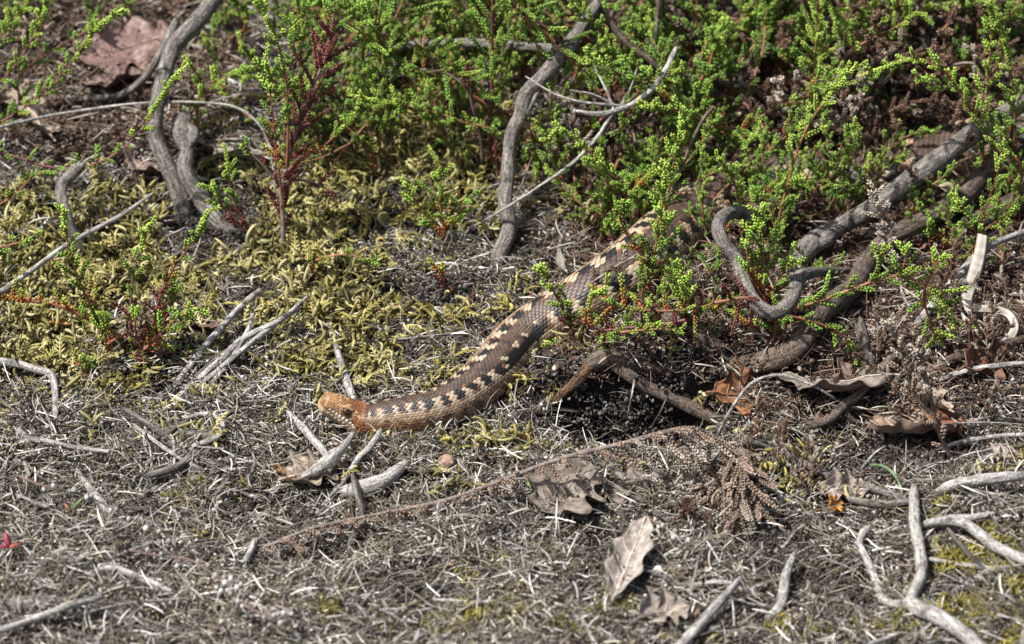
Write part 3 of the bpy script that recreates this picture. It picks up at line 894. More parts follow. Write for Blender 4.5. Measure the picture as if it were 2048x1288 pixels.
# ------------------------------------------------------------------ heather
LEAFV = np.array([[0, 0, 0], [.42, .36, .0], [.42, -.36, .0], [.40, 0, .30], [.50, 0, -.16], [1, 0, .10]])   # along, across, thickness
LEAFF = np.array([[0, 1, 3], [0, 3, 2], [0, 4, 1], [0, 2, 4], [1, 5, 3], [3, 5, 2], [1, 4, 5], [4, 2, 5]])
KINDS = {   # base colour, middle, tip, bark of the shoot
    'fresh': ((.20, .23, .028), (.215, .375, .038), (.42, .54, .095), (.36, .13, .045)),
    'green': ((.17, .165, .022), (.145, .280, .032), (.265, .435, .060), (.28, .10, .04)),
    'dark': ((.13, .10, .022), (.088, .180, .025), (.155, .285, .042), (.19, .085, .04)),
    'orange': ((.38, .085, .026), (.28, .22, .030), (.25, .37, .048), (.40, .12, .045)),
    'red': ((.19, .042, .032), (.15, .042, .034), (.14, .055, .032), (.22, .085, .065)),
    'brown': ((.085, .050, .034), (.115, .066, .044), (.15, .095, .066), (.10, .07, .055)),
    'tan': ((.17, .125, .095), (.23, .165, .125), (.29, .22, .17), (.20, .155, .125)),
    'straw': ((.24, .19, .15), (.32, .265, .21), (.40, .35, .29), (.22, .19, .155)),
}


def leafy(path_s, P, kind, rng, leaf=.0022, pitch=.00088, rstem=.00028, t0=0.0, tipc=1.0, spread=.66, wid=1.05):
    """a leafy shoot along P: thin stem plus crossed pairs of scale leaves; returns verts, tris, quads, colours"""
    kb, km, kt, ks = (np.array(c) for c in KINDS[kind])
    L = path_s[-1]
    n = max(3, int(L * (1 - t0) / pitch))
    sl = L * t0 + (np.arange(n) + .3) * (L * (1 - t0)) / n
    C = np.stack([np.interp(sl, path_s, P[:, k]) for k in range(3)], 1)
    T, A, B = frames(P)
    f = lambda a: norm(np.stack([np.interp(sl, path_s, a[:, k]) for k in range(3)], 1))
    T, A = f(T), f(A); B = np.cross(T, A)
    ang = np.arange(n) * np.pi / 2 + rng.normal(0, .18, n)
    vs, cs = [], []
    for sd in (0, 1):
        a = ang + sd * np.pi
        rad = np.cos(a)[:, None] * A + np.sin(a)[:, None] * B
        sp = spread + rng.normal(0, .10, n)
        t = sl / L
        sp = sp * np.where(t > .88, .55, 1.0)
        d = norm(T * np.cos(sp)[:, None] + rad * np.sin(sp)[:, None])
        tang = np.cross(T, rad)
        nrm = np.cross(d, tang)
        ll = leaf * (1 - .35 * np.clip((t - .75) / .25, 0, 1)) * rng.uniform(.85, 1.15, n)
        loc = LEAFV[None] * ll[:, None, None] * np.array([1, wid, wid])
        v = C[:, None] + rad[:, None] * rstem + loc[..., 0:1] * d[:, None] + loc[..., 1:2] * tang[:, None] - loc[..., 2:3] * nrm[:, None] * -1
        vs.append(v)
        w1 = np.clip(1 - t * 2.2, 0, 1)[:, None]; w2 = np.clip((t - .45) * 1.8, 0, 1)[:, None] * tipc
        c = km * (1 - w1 - w2 * (1 - w1)) + kb * w1 + kt * w2 * (1 - w1)
        c = c * rng.uniform(.72, 1.28, (n, 1))
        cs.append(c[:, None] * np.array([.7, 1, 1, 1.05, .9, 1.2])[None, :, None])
    v = np.concatenate([x.reshape(-1, 3) for x in vs]); c = np.concatenate([x.reshape(-1, 3) for x in cs])
    nl = len(v) // 6
    tri = (LEAFF[None] + (np.arange(nl) * 6)[:, None, None]).reshape(-1, 3)
    tv, tq = tubes(P[None], np.linspace(rstem, rstem * .5, len(P))[None], 4)
    return np.vstack([v, tv]), tri, tq + len(v), np.vstack([c, np.broadcast_to(ks * .8, (len(tv), 3))])


def shoot_arrays(length, kind, seed, leaf=.0021):
    rng = np.random.default_rng(seed)
    k = 7
    t = np.linspace(0, 1, k)
    bx, by = rng.normal(0, .16, 2)
    P = np.stack([bx * t * t * length, by * t * t * length, t * length], 1)
    s = np.concatenate([[0], np.cumsum(np.linalg.norm(np.diff(P, axis=0), axis=1))])
    return leafy(s, P, kind, rng, leaf=leaf)


SHOOT_LEN = [.0045, .007, .010, .014, .019, .026]
SHOOTS, SHOOT_ME = {}, {}


def shoot(kind, li, var):
    key = (kind, li, var)
    if key not in SHOOTS:
        SHOOTS[key] = shoot_arrays(SHOOT_LEN[li], kind, sum(map(ord, kind)) * 7 + li * 17 + var * 131)
    return SHOOTS[key]


def shoot_mesh(kind, li, var):
    key = (kind, li, var)
    if key not in SHOOT_ME:
        v, t, q, c = shoot(kind, li, var)
        SHOOT_ME[key] = mesh_np('side_shoot', v, [t, q], c, mats=(M_DEADH if kind in ('brown', 'straw', 'tan') else M_HEATH,))
    return SHOOT_ME[key]


def orient(d, spin):
    """rotation matrix whose Z is d"""
    d = d / np.linalg.norm(d)
    a = np.cross(d, [.3, .8, .2]); a /= np.linalg.norm(a)
    b = np.cross(d, a)
    x = a * math.cos(spin) + b * math.sin(spin)
    return np.stack([x, np.cross(d, x), d], 1)


def shoots_along(P, s, rng, kinds, spacing, lens, t0=.08, up=.30, out=.75, fwd=.70, pull=(0, 0, 0)):
    """places of side shoots on a stem path: yields (position, direction, length index, kind, scale)"""
    T, A, B = frames(P)
    L = s[-1]
    x = t0 * L; ph = rng.uniform(0, 6.28); res = []
    while x < L * .985:
        t = x / L
        i = min(len(P) - 1, int(np.searchsorted(s, x)))
        ph += 2.4 + rng.normal(0, .35)
        rad = math.cos(ph) * A[i] + math.sin(ph) * B[i]
        d = T[i] * fwd + rad * out + np.array([0, 0, up]) + np.array(pull)
        d /= np.linalg.norm(d)
        want = np.interp(t, np.linspace(0, 1, len(lens)), lens) * rng.uniform(.6, 1.3)
        li = int(np.argmin(np.abs(np.array(SHOOT_LEN) - want)))
        sc = np.clip(want / SHOOT_LEN[li], .85, 1.2)
        kd = kinds[min(len(kinds) - 1, int(t * len(kinds) * .999))]
        if isinstance(kd, (list, tuple)): kd = kd[rng.integers(len(kd))]
        res.append((P[i], d, li, kd, sc))
        x += spacing * rng.uniform(.6, 1.4)
    return res


STEMC = {'red': (.19, .068, .045), 'wood': (.13, .095, .075), 'purple': (.16, .055, .06), 'orange': (.225, .105, .055), 'dead': (.20, .165, .14)}
M_STEM = mat_attr('heather_stem', rough=.6, spec=.35, var=.35, vscale=700)


def sprig(label, stems, cat='heather', name='heather_sprig', group=None, seed=None):
    """a heather sprig with its own stem meshes and side shoots.
    stems: dicts with pts [(px,py)], yp (px,py: whose ground Y it grows at), lean, kinds, lens (m), sp (m), stem, r (mm pair)"""
    seed = seed if seed is not None else (sum(map(ord, label)) % 9973)
    rng = np.random.default_rng(seed)
    root = None
    for k, st in enumerate(stems):
        if 'yp' in st:
            Yb = G(*st['yp'])[1]
        elif k == 0:
            Yb = G(*st['pts'][0])[1]
        else:
            Yb = Y_first
        if k == 0: Y_first = Yb
        n = len(st['pts'])
        W = [V(px, py, Yb + st.get('lean', 0) * (i / max(1, n - 1)) + st.get('dy', 0)) for i, (px, py) in enumerate(st['pts'])]
        for p in W:                                        # never under the soil
            hh = float(height(p[0], p[1])) + .001
            if p[2] < hh: p[2] = hh
        g0 = float(height(W[0][0], W[0][1]))
        if k == 0 and W[0][2] > g0 + .004 or st.get('rooted'):
            b = W[0].copy(); dr = W[0] - W[1]
            b[0] += dr[0] * .25; b[1] += .004; b[2] = float(height(b[0], b[1])) - .002
            W.insert(0, .5 * (W[0] + b) + np.array([0, .001, 0])); W.insert(0, b)
        if root is None:
            root = empty(name, W[0], label, cat, group)
            base = np.array(root.location)
        P, s, _ = smooth_path(np.array(W) - base, .0022)
        r0, r1 = (q_ * .85 for q_ in st.get('r', (.9, .35)))
        sc_ = np.array(STEMC[st.get('stem', 'red')])
        mb = MB()
        rr = np.linspace(r0, r1, len(P)) / 1000
        tv, tq = tubes(P[None], rr[None], 7)
        mb.add(tv, tq, sc_ * np.repeat(rng.uniform(.75, 1.25, len(P)), 7)[:, None])
        kinds = st.get('kinds', ['green', 'fresh'])
        tipk = kinds[-1] if isinstance(kinds[-1], str) else kinds[-1][0]
        tipn = max(3, int(len(P) * st.get('tip', .25)))
        v, t, q, c = leafy(s[-tipn:] - s[-tipn], P[-tipn:], tipk, rng, leaf=.0022)
        mb.add(v, t, c); mb.n -= len(v); mb.v.pop(); mb.c.pop(); mb.uv.pop()
        mb.add(v, q, c)
        dead = tipk in ('brown', 'straw', 'tan')
        so = obj('stem', mb.mesh('stem', M_DEADH if dead else (M_HEATH if tipn > len(P) * .6 else M_STEM)), root)
        for p, d, li, kd, sc in shoots_along(P, s, rng, kinds, st.get('sp', .0055), st.get('lens', (.012, .010, .006)), st.get('t0', .1), st.get('up', .30), st.get('out', .75), st.get('fwd', .7), st.get('pull', (0, 0, 0))):
            o = obj('side_shoot', shoot_mesh(kd, li, int(rng.integers(3))), so)
            R = orient(d, rng.uniform(0, 6.28)) * sc
            M = np.eye(4); M[:3, :3] = R; M[:3, 3] = p
            o.matrix_basis = Matrix(M.tolist())
    return root


FR = ['green', ['green', 'fresh'], 'fresh']
GR = [['green', 'dark'], 'green', ['green', 'fresh']]
S = dict
# --- shoots over the dead leaves beyond the forked stem
sprig('long arching heather shoot with purple stem above the straw stalk', [S(pts=[(-60, 275), (0, 245), (60, 208), (110, 165), (150, 115), (195, 55), (245, 18)], yp=(60, 330), lens=(.009, .008, .007, .004), sp=.0032, kinds=FR, stem='purple')])
sprig('upright purple stemmed heather shoot behind the long arching one', [S(pts=[(-30, 190), (10, 155), (45, 110), (75, 60), (92, 10), (100, -30)], yp=(40, 300), lens=(.009, .008, .006), sp=.0032, kinds=FR, stem='purple')])
sprig('short thick heather shoot leaning over its purple stemmed neighbours', [S(pts=[(-40, 120), (5, 72), (35, 35), (70, -15)], yp=(20, 260), lens=(.011, .010, .008), sp=.003, kinds=FR)])
sprig('drooping heather shoot with a bare red stem sweeping over the forked stem', [S(pts=[(-30, 305), (25, 312), (80, 330), (140, 337), (195, 325), (245, 298), (285, 255), (310, 215), (340, 165), (376, 128)], yp=(150, 440), lens=(.008, .008, .007, .006, .005), sp=.0052, kinds=['green', 'green', 'fresh'], stem='purple')])
sprig('soft green heather spray beyond the short thick shoot', [S(pts=[(40, 150), (90, 110), (150, 75), (250, 20)], yp=(120, 235), lens=(.010, .008, .006), sp=.006, kinds=['green'], stem='orange')])
sprig('pale feathery heather tip above the gnarled knob', [S(pts=[(395, 205), (410, 180), (440, 160), (470, 150), (505, 132)], yp=(420, 290), lens=(.010, .009, .006), sp=.003, kinds=['fresh'], stem='orange'),
      S(pts=[(408, 180), (395, 150), (372, 118)], lens=(.007, .005), sp=.005, kinds=['green', 'fresh'])])
sprig('low green heather sprig trailing under the straw stalk', [S(pts=[(-20, 420), (30, 390), (70, 350), (110, 345)], yp=(30, 430), lens=(.008, .006), sp=.006, kinds=['green'])])
# --- the red shrublet
sprig('upright heather shrublet with dead crimson shoots and green tips', [
    S(pts=[(567, 500), (566, 440), (563, 385), (575, 330), (590, 270), (610, 215), (632, 160), (655, 100), (668, 30)], lens=(.010, .017, .024, .020, .010), sp=.0034, kinds=['red', 'red', 'red', 'red', ['red', 'green']], stem='dead', r=(1.6, .6), lean=.012, up=.25),
    S(pts=[(566, 400), (556, 330), (548, 250), (540, 180), (530, 110)], lens=(.010, .012, .008), sp=.0048, kinds=['orange', 'green', 'fresh'], dy=-.004, t0=.2),
    S(pts=[(568, 390), (575, 300), (575, 200), (560, 100), (535, 40), (515, -10)], lens=(.010, .009, .007), sp=.005, kinds=['green', 'green', 'fresh'], dy=.004, t0=.35, stem='orange'),
    S(pts=[(565, 365), (600, 360), (640, 370), (672, 392)], lens=(.007, .006), sp=.007, kinds=['brown', 'red'], stem='wood'),
    S(pts=[(562, 372), (530, 335), (505, 310), (482, 292)], lens=(.005, .005), sp=.008, kinds=['red', 'green'], stem='dead'),
    S(pts=[(563, 355), (600, 320), (650, 290), (690, 250)], lens=(.009, .008), sp=.005, kinds=['red', 'orange', 'green'])], seed=11)
sprig('small green heather sprout left of the crimson shrublet', [
    S(pts=[(540, 470), (505, 465), (470, 445), (440, 405), (420, 372)], lens=(.006, .010, .009), sp=.0045, kinds=['red', 'red', 'green', 'fresh'], stem='red', r=(1.1, .5), yp=(545, 475)),
    S(pts=[(500, 460), (475, 420), (462, 380), (455, 325)], lens=(.006, .009), sp=.0045, kinds=['red', 'green', 'fresh'], stem='red'),
    S(pts=[(545, 475), (560, 500), (590, 525), (600, 540)], lens=(.005, .004), sp=.006, kinds=['red'], stem='red')])
# --- arching shoots over the yellow moss
sprig('long heather branch arching down over the yellow moss with orange stem', [
    S(pts=[(600, -40), (650, 10), (710, 55), (760, 100), (800, 120), (850, 150), (890, 165)], yp=(900, 330), lens=(.008, .016, .018, .014), sp=.005, kinds=GR, stem='orange', up=.6),
    S(pts=[(800, 120), (830, 145), (880, 150), (905, 140)], lens=(.010, .009), sp=.006, kinds=['green'])])
sprig('heather branch arching beside the orange stemmed one with tall side shoots', [
    S(pts=[(760, -30), (790, 20), (820, 70), (850, 105), (890, 130), (930, 160), (960, 195)], yp=(960, 340), lens=(.010, .018, .020, .014), sp=.005, kinds=GR, stem='orange', up=.65)])
sprig('leafy heather branch with thick red stem crossing the bare grey branch', [
    S(pts=[(990, -25), (1040, 20), (1085, 50), (1120, 85), (1150, 115), (1185, 132), (1240, 150), (1290, 155)], yp=(1150, 360), lens=(.014, .018, .016, .010), sp=.0042, kinds=GR, stem='purple', r=(1.2, .6), up=.2),
    S(pts=[(1050, 30), (1070, 80), (1085, 130), (1100, 180)], lens=(.010, .008, .006), sp=.0045, kinds=['green', 'fresh'], stem='orange', up=.0),
    S(pts=[(1085, 60), (1130, 110), (1190, 160)], lens=(.012, .010), sp=.006, kinds=['green', 'fresh'], dy=-.004)])
sprig('heather sprig lying level with rows of rounded tips over the moss', [
    S(pts=[(985, 262), (930, 245), (880, 228), (830, 215), (780, 205), (735, 198), (700, 190)], yp=(960, 380), lens=(.006, .007, .009, .008, .005), sp=.0040, kinds=['red', 'green', 'green', 'fresh'], stem='orange', up=.35)])
sprig('bent heather sprig with grey dead twigs beside the bare grey branch', [
    S(pts=[(965, 330), (960, 270), (945, 210), (935, 165), (932, 130)], lens=(.010, .008, .006), sp=.0055, kinds=['brown', 'brown', 'red'], stem='wood', r=(1.5, .9), yp=(965, 350)),
    S(pts=[(945, 190), (985, 215), (1035, 232), (1062, 262), (1072, 310), (1068, 365)], lens=(.006, .006, .010, .010), sp=.0045, kinds=['brown', 'green', 'fresh'], stem='red', up=.1),
    S(pts=[(940, 180), (900, 150), (870, 140), (800, 138)], lens=(.007, .008), sp=.005, kinds=['brown', 'green'], stem='dead')])
sprig('low bushy green heather sprig in front of the yellow moss', [
    S(pts=[(890, 500), (885, 450), (880, 400), (878, 335)], lens=(.014, .016, .010), sp=.0038, kinds=[['green', 'orange'], 'green', 'fresh'], stem='orange'),
    S(pts=[(888, 470), (850, 430), (815, 375), (808, 365)], lens=(.012, .010, .007), sp=.0042, kinds=['green', 'fresh']),
    S(pts=[(888, 470), (915, 430), (935, 400)], lens=(.010, .008), sp=.005, kinds=['green'])])
sprig('small heather sprig with drooping pale tips over the yellow moss', [
    S(pts=[(760, 350), (740, 310), (720, 270), (700, 240), (715, 215)], lens=(.009, .009, .006), sp=.0045, kinds=['orange', 'green', 'fresh'], yp=(765, 360)),
    S(pts=[(745, 315), (700, 260), (650, 235), (640, 228)], lens=(.008, .007), sp=.005, kinds=['green', 'fresh'])])
sprig('ragged heather sprout pushing through the pale feather moss', [
    S(pts=[(640, 560), (620, 530), (650, 515), (700, 510), (760, 530)], lens=(.007, .007, .006), sp=.006, kinds=['orange', 'green', 'green'], stem='orange', yp=(640, 565))])
sprig('tiny crimson heather sprout at the dark pit behind the snake', [
    S(pts=[(897, 602), (890, 580), (884, 555), (878, 535)], lens=(.006, .008), sp=.004, kinds=['red', 'orange'], stem='red'),
    S(pts=[(895, 605), (930, 620), (960, 622), (995, 600)], lens=(.006, .006), sp=.0045, kinds=['red', 'green'], stem='red')])
# --- the low plant on the left moss
sprig('low heather plant with crimson creeping stems and green upright tips', [
    S(pts=[(290, 702), (255, 680), (215, 660), (165, 632), (110, 610), (60, 602), (-20, 590)], lens=(.007, .010, .010, .009), sp=.0034, kinds=[['red', 'orange'], ['orange', 'green'], 'orange', 'orange'], stem='red', r=(1.3, .6), up=.9, fwd=.25, yp=(285, 715)),
    S(pts=[(290, 700), (305, 655), (318, 600), (345, 540), (380, 490), (420, 420)], lens=(.009, .008, .006, .004), sp=.004, kinds=['red', 'red', 'orange', 'green', 'fresh'], stem='red'),
    S(pts=[(265, 690), (262, 630), (265, 560), (280, 500), (297, 448)], lens=(.010, .008, .006), sp=.0045, kinds=['red', 'green', 'fresh'], stem='wood'),
    S(pts=[(240, 675), (205, 640), (160, 570), (145, 520), (130, 460), (125, 410)], lens=(.007, .012, .008, .005), sp=.004, kinds=['orange', 'green', 'fresh'], stem='orange'),
    S(pts=[(285, 702), (320, 670), (355, 635), (392, 618)], lens=(.010, .010, .006), sp=.0034, kinds=['orange', 'green', 'fresh'], stem='orange', dy=-.004),
    S(pts=[(290, 705), (330, 640), (345, 590), (348, 560)], lens=(.010, .007), sp=.004, kinds=['orange', 'green']),
    S(pts=[(290, 702), (330, 705), (365, 705), (398, 703)], lens=(.005, .006), sp=.0045, kinds=['red', 'green', 'fresh'], stem='red'),
    S(pts=[(280, 706), (250, 715), (232, 720)], lens=(.005, .006), sp=.004, kinds=['red', 'green'], stem='red'),
    S(pts=[(240, 672), (205, 690), (205, 640)], lens=(.007, .007), sp=.004, kinds=['orange', 'fresh'], dy=-.006),
    S(pts=[(284, 700), (270, 660), (275, 620)], lens=(.009, .008), sp=.004, kinds=['red', 'fresh'], dy=-.008)], seed=5)
sprig('tiny bright heather seedling with a crimson foot in yellow moss', [
    S(pts=[(168, 762), (165, 740), (160, 715)], lens=(.008, .006), sp=.0035, kinds=['orange', 'fresh'], stem='red'),
    S(pts=[(168, 765), (160, 780), (150, 790)], lens=(.008, .007), sp=.0025, kinds=['green', 'fresh'], dy=-.008),
    S(pts=[(170, 762), (182, 742), (178, 730)], lens=(.006, .005), sp=.004, kinds=['green'])])
sprig('single wilting heather tip hanging over the reddish pit', [
    S(pts=[(272, 715), (290, 722), (294, 745), (288, 770)], lens=(.005, .005, .005), sp=.004, kinds=['red', 'orange', 'fresh'], stem='red', yp=(275, 735))])
sprig('faint green heather shoots between grass and the broken stub', [
    S(pts=[(-20, 545), (5, 530), (8, 505)], lens=(.007, .006), sp=.005, kinds=['green'], yp=(0, 600)),
    S(pts=[(-20, 500), (20, 490), (65, 478)], lens=(.007, .006), sp=.005, kinds=['green'])])
# --- sprigs over and in front of the snake
sprig('bright heather shoot leaning across the back of the snake', [
    S(pts=[(1150, 690), (1142, 660), (1128, 625), (1112, 592), (1095, 562), (1076, 532)], lens=(.007, .009, .008, .005), sp=.0036, kinds=['red', 'fresh', 'fresh'], stem='red', r=(1.0, .4), yp=(1150, 702)),
    S(pts=[(1142, 660), (1140, 630), (1132, 600)], lens=(.006, .005), sp=.004, kinds=['green', 'fresh'])])
sprig('small fresh heather tip on the moss beside the arched root', [
    S(pts=[(1150, 688), (1130, 692), (1110, 690), (1090, 684)], lens=(.004, .004), sp=.004, kinds=['fresh'], stem='red', yp=(1150, 700))])
sprig('bright arching heather shoot with a pale nodding tip', [
    S(pts=[(1275, 395), (1245, 372), (1215, 345), (1190, 315), (1165, 290), (1140, 268), (1115, 258), (1092, 285)], yp=(1285, 500), lens=(.009, .011, .010, .006, .003), sp=.0038, kinds=['fresh', 'fresh', 'fresh'], stem='red', r=(1.1, .5)),
    S(pts=[(1260, 385), (1290, 360), (1310, 345)], lens=(.009, .007), sp=.004, kinds=['orange', 'fresh'])])
sprig('tall heather shoot with a thick bright club-shaped tip', [
    S(pts=[(1300, 560), (1310, 500), (1322, 430), (1328, 380), (1330, 340)], lens=(.014, .012, .009, .006), sp=.0034, kinds=['orange', 'green', 'fresh', 'fresh'], stem='orange', yp=(1305, 620)),
    S(pts=[(1305, 540), (1270, 490), (1240, 440), (1245, 400)], lens=(.010, .008), sp=.004, kinds=['orange', 'green', 'green'])])
sprig('broad bright heather tip above a thin brown twig', [
    S(pts=[(1330, 420), (1340, 370), (1350, 310), (1362, 255), (1362, 215)], lens=(.014, .014, .012, .009), sp=.0034, kinds=['green', 'fresh', 'fresh'], stem='orange', yp=(1330, 560)),
    S(pts=[(1335, 400), (1365, 330), (1400, 250), (1425, 215)], lens=(.004, .003), sp=.02, kinds=['brown'], stem='wood', r=(1.4, 1.0), tip=.05)])
sprig('pale rounded heather clump low in front of the twisted branch', [
    S(pts=[(1365, 640), (1368, 605), (1370, 575), (1366, 552)], lens=(.009, .010, .008), sp=.0022, kinds=['red', 'fresh', 'fresh'], stem='red', yp=(1365, 690))])
sprig('creeping heather branch with coral stem and crimson shoots below the snake', [
    S(pts=[(1500, 598), (1450, 602), (1405, 612), (1370, 620), (1330, 622), (1285, 620), (1240, 612), (1205, 598)], yp=(1420, 690), lens=(.010, .014, .014, .012), sp=.0036, kinds=[['red', 'orange'], ['red', 'orange'], ['orange', 'red'], ['green', 'orange']], stem='orange', r=(1.2, .7), up=.25, fwd=.2, out=.9),
    S(pts=[(1370, 640), (1310, 652), (1260, 655), (1200, 660), (1172, 640), (1180, 600), (1215, 572)], lens=(.005, .008, .008, .005), sp=.004, kinds=['green', 'green', 'red', 'orange', 'fresh'], stem='purple', dy=-.01),
    S(pts=[(1240, 665), (1290, 660), (1330, 658), (1362, 660)], lens=(.004, .004, .003), sp=.0026, kinds=['fresh'], dy=-.014, stem='orange')], seed=21)
sprig('drooping green heather shoots at the lip of the hollow', [
    S(pts=[(1215, 640), (1210, 665), (1205, 690), (1200, 705)], lens=(.010, .009, .005), sp=.0035, kinds=['green', 'fresh'], yp=(1230, 705), up=-.2)])
sprig('heather sprig with red stem trailing over the long brown root', [
    S(pts=[(1330, 690), (1360, 715), (1390, 722), (1420, 705)], lens=(.007, .007), sp=.0045, kinds=['red', 'green'], stem='red', yp=(1340, 735)),
    S(pts=[(1345, 700), (1365, 670), (1362, 650)], lens=(.007, .006), sp=.005, kinds=['red', 'fresh'], stem='red')])
sprig('dry brown heather twig lying across the back of the snake', [
    S(pts=[(1180, 570), (1215, 545), (1245, 525), (1275, 512), (1318, 508)], lens=(.005, .010, .008), sp=.006, kinds=['brown', 'brown', 'straw'], stem='dead', yp=(1215, 640), up=.2, r=(1.0, .5))], cat='heather')
sprig('dense upright heather tuft inside the bend of the twisted branch', [
    S(pts=[(1530, 610), (1528, 560), (1526, 500), (1524, 455), (1522, 415)], lens=(.016, .018, .012, .008), sp=.0034, kinds=['orange', 'green', 'fresh'], stem='orange', yp=(1530, 660)),
    S(pts=[(1530, 610), (1555, 560), (1585, 515)], lens=(.012, .009), sp=.0036, kinds=['orange', 'green', 'fresh']),
    S(pts=[(1528, 600), (1500, 550), (1495, 500), (1498, 455)], lens=(.012, .009), sp=.0038, kinds=['orange', 'green', 'fresh'])])
sprig('long slanting heather shoot rising through the dark thicket', [
    S(pts=[(1560, 430), (1575, 370), (1592, 310), (1612, 260), (1640, 215), (1670, 180), (1705, 140), (1712, 125)], yp=(1560, 520), lens=(.016, .018, .014, .010, .006), sp=.0040, kinds=['green', 'fresh', 'fresh'], stem='orange', r=(1.1, .5))])
sprig('pale branching heather top leaning into the brown thicket', [
    S(pts=[(1640, -30), (1660, 10), (1685, 45), (1705, 75), (1725, 100)], yp=(1720, 330), lens=(.014, .014, .012, .008), sp=.0032, kinds=['fresh'], stem='orange', up=.1),
    S(pts=[(1715, 92), (1750, 75), (1790, 55), (1828, 28)], lens=(.008, .007), sp=.004, kinds=['green', 'fresh'], stem='orange'),
    S(pts=[(1700, 70), (1735, 60), (1775, 38)], lens=(.007, .006), sp=.004, kinds=['green', 'fresh']),
    S(pts=[(1710, 85), (1690, 80), (1668, 76)], lens=(.007, .006), sp=.004, kinds=['green'])])
sprig('arching heather shoot with pale beaded tip and upright side shoots', [
    S(pts=[(2040, 330), (2005, 300), (1975, 265), (1945, 225), (1920, 185), (1890, 145), (1855, 125), (1815, 120), (1770, 135), (1718, 152)], yp=(2010, 470), lens=(.012, .014, .014, .010, .007, .004), sp=.0042, kinds=['green', 'fresh', 'fresh', 'fresh'], stem='red', r=(1.2, .6), up=.7)])
sprig('upright heather shoot standing before the shaded bank', [
    S(pts=[(1972, 230), (1974, 170), (1980, 110), (1984, 50), (1980, -15)], yp=(1975, 390), lens=(.008, .010, .008, .006), sp=.0042, kinds=['green', 'fresh'], stem='orange'),
    S(pts=[(1974, 160), (2005, 110), (1998, 55), (1995, 40)], lens=(.007, .006), sp=.005, kinds=['green', 'fresh'])])
sprig('heather shoot with bent yellowish tip beside the upright one', [
    S(pts=[(2030, 250), (2025, 180), (2015, 110), (2000, 60)], yp=(2030, 400), lens=(.010, .009, .007), sp=.0042, kinds=['green', 'fresh'], stem='orange')])
sprig('spreading bright heather sprig hanging beside the straw loop', [
    S(pts=[(1580, 622), (1640, 602), (1700, 580), (1750, 562), (1795, 552), (1840, 565), (1880, 590), (1900, 630), (1905, 660)], yp=(1640, 705), lens=(.012, .011, .013, .012, .012), sp=.0040, kinds=[['green'], ['green'], 'green', 'fresh', 'fresh'], stem='orange', r=(1.1, .6)),
    S(pts=[(1795, 552), (1810, 525), (1815, 490)], lens=(.008, .006), sp=.004, kinds=['green', 'fresh']),
    S(pts=[(1850, 570), (1870, 530), (1890, 510)], lens=(.012, .008), sp=.004, kinds=['green', 'fresh']),
    S(pts=[(1850, 570), (1850, 610), (1868, 660), (1885, 690)], lens=(.010, .009), sp=.004, kinds=['green', 'fresh']),
    S(pts=[(1740, 566), (1760, 520), (1768, 490)], lens=(.008, .006), sp=.005, kinds=['green', 'fresh'])], seed=31)
sprig('heather shoot dangling below the long brown root', [
    S(pts=[(1560, 632), (1620, 642), (1670, 660), (1700, 685), (1722, 720), (1730, 755), (1736, 790)], yp=(1650, 730), lens=(.010, .010, .009, .007, .005), sp=.0042, kinds=['green', 'green', 'fresh'], stem='red', up=.0)])
sprig('stout heather sprig with round pale tip above the straw blade', [
    S(pts=[(1958, 480), (1975, 455), (2000, 440), (2030, 425)], yp=(1960, 560), lens=(.010, .010, .007), sp=.0032, kinds=['green', 'fresh', 'fresh'], stem='orange', r=(1.2, .7)),
    S(pts=[(1958, 480), (1945, 450), (1920, 415), (1915, 400)], lens=(.008, .006), sp=.004, kinds=['green', 'fresh']),
    S(pts=[(1960, 478), (1965, 430), (1985, 380), (2000, 330), (2010, 300)], lens=(.012, .010, .008), sp=.0042, kinds=['green', 'green', 'fresh']),
    S(pts=[(1955, 485), (1935, 510), (1932, 545), (1930, 562)], lens=(.008, .006), sp=.004, kinds=['green', 'fresh'], up=0)])
sprig('low heather tuft with rusty dead base beneath the slanting branch', [
    S(pts=[(1930, 500), (1900, 498), (1870, 502), (1845, 508)], lens=(.008, .008), sp=.003, kinds=['brown', 'red'], stem='wood', yp=(1930, 520), up=.7),
    S(pts=[(1900, 500), (1878, 470), (1858, 440)], lens=(.007, .006), sp=.004, kinds=['orange', 'green']),
    S(pts=[(1880, 500), (1862, 500), (1858, 470), (1856, 460)], lens=(.008, .006), sp=.004, kinds=['orange', 'green'])])
sprig('heather shoot crossing the zigzag of the snake behind the slanting branch', [
    S(pts=[(1735, 330), (1765, 322), (1790, 318), (1812, 318)], yp=(1770, 420), lens=(.010, .008, .004), sp=.003, kinds=['green', 'fresh'], stem='orange')])
sprig('short level heather shoot just above the snake by the slanting branch', [
    S(pts=[(1768, 290), (1800, 278), (1840, 265), (1872, 262)], yp=(1800, 380), lens=(.008, .006, .003), sp=.003, kinds=['green', 'green'], stem='orange')])
sprig('pale dry heather twig with papery white flowers below the slanting branch', [
    S(pts=[(1795, 545), (1778, 500), (1765, 455), (1755, 415), (1750, 380)], yp=(1795, 560), lens=(.008, .010, .009, .005), sp=.0022, kinds=['straw'], stem='dead', up=.2, out=1.0, r=(.9, .5))])

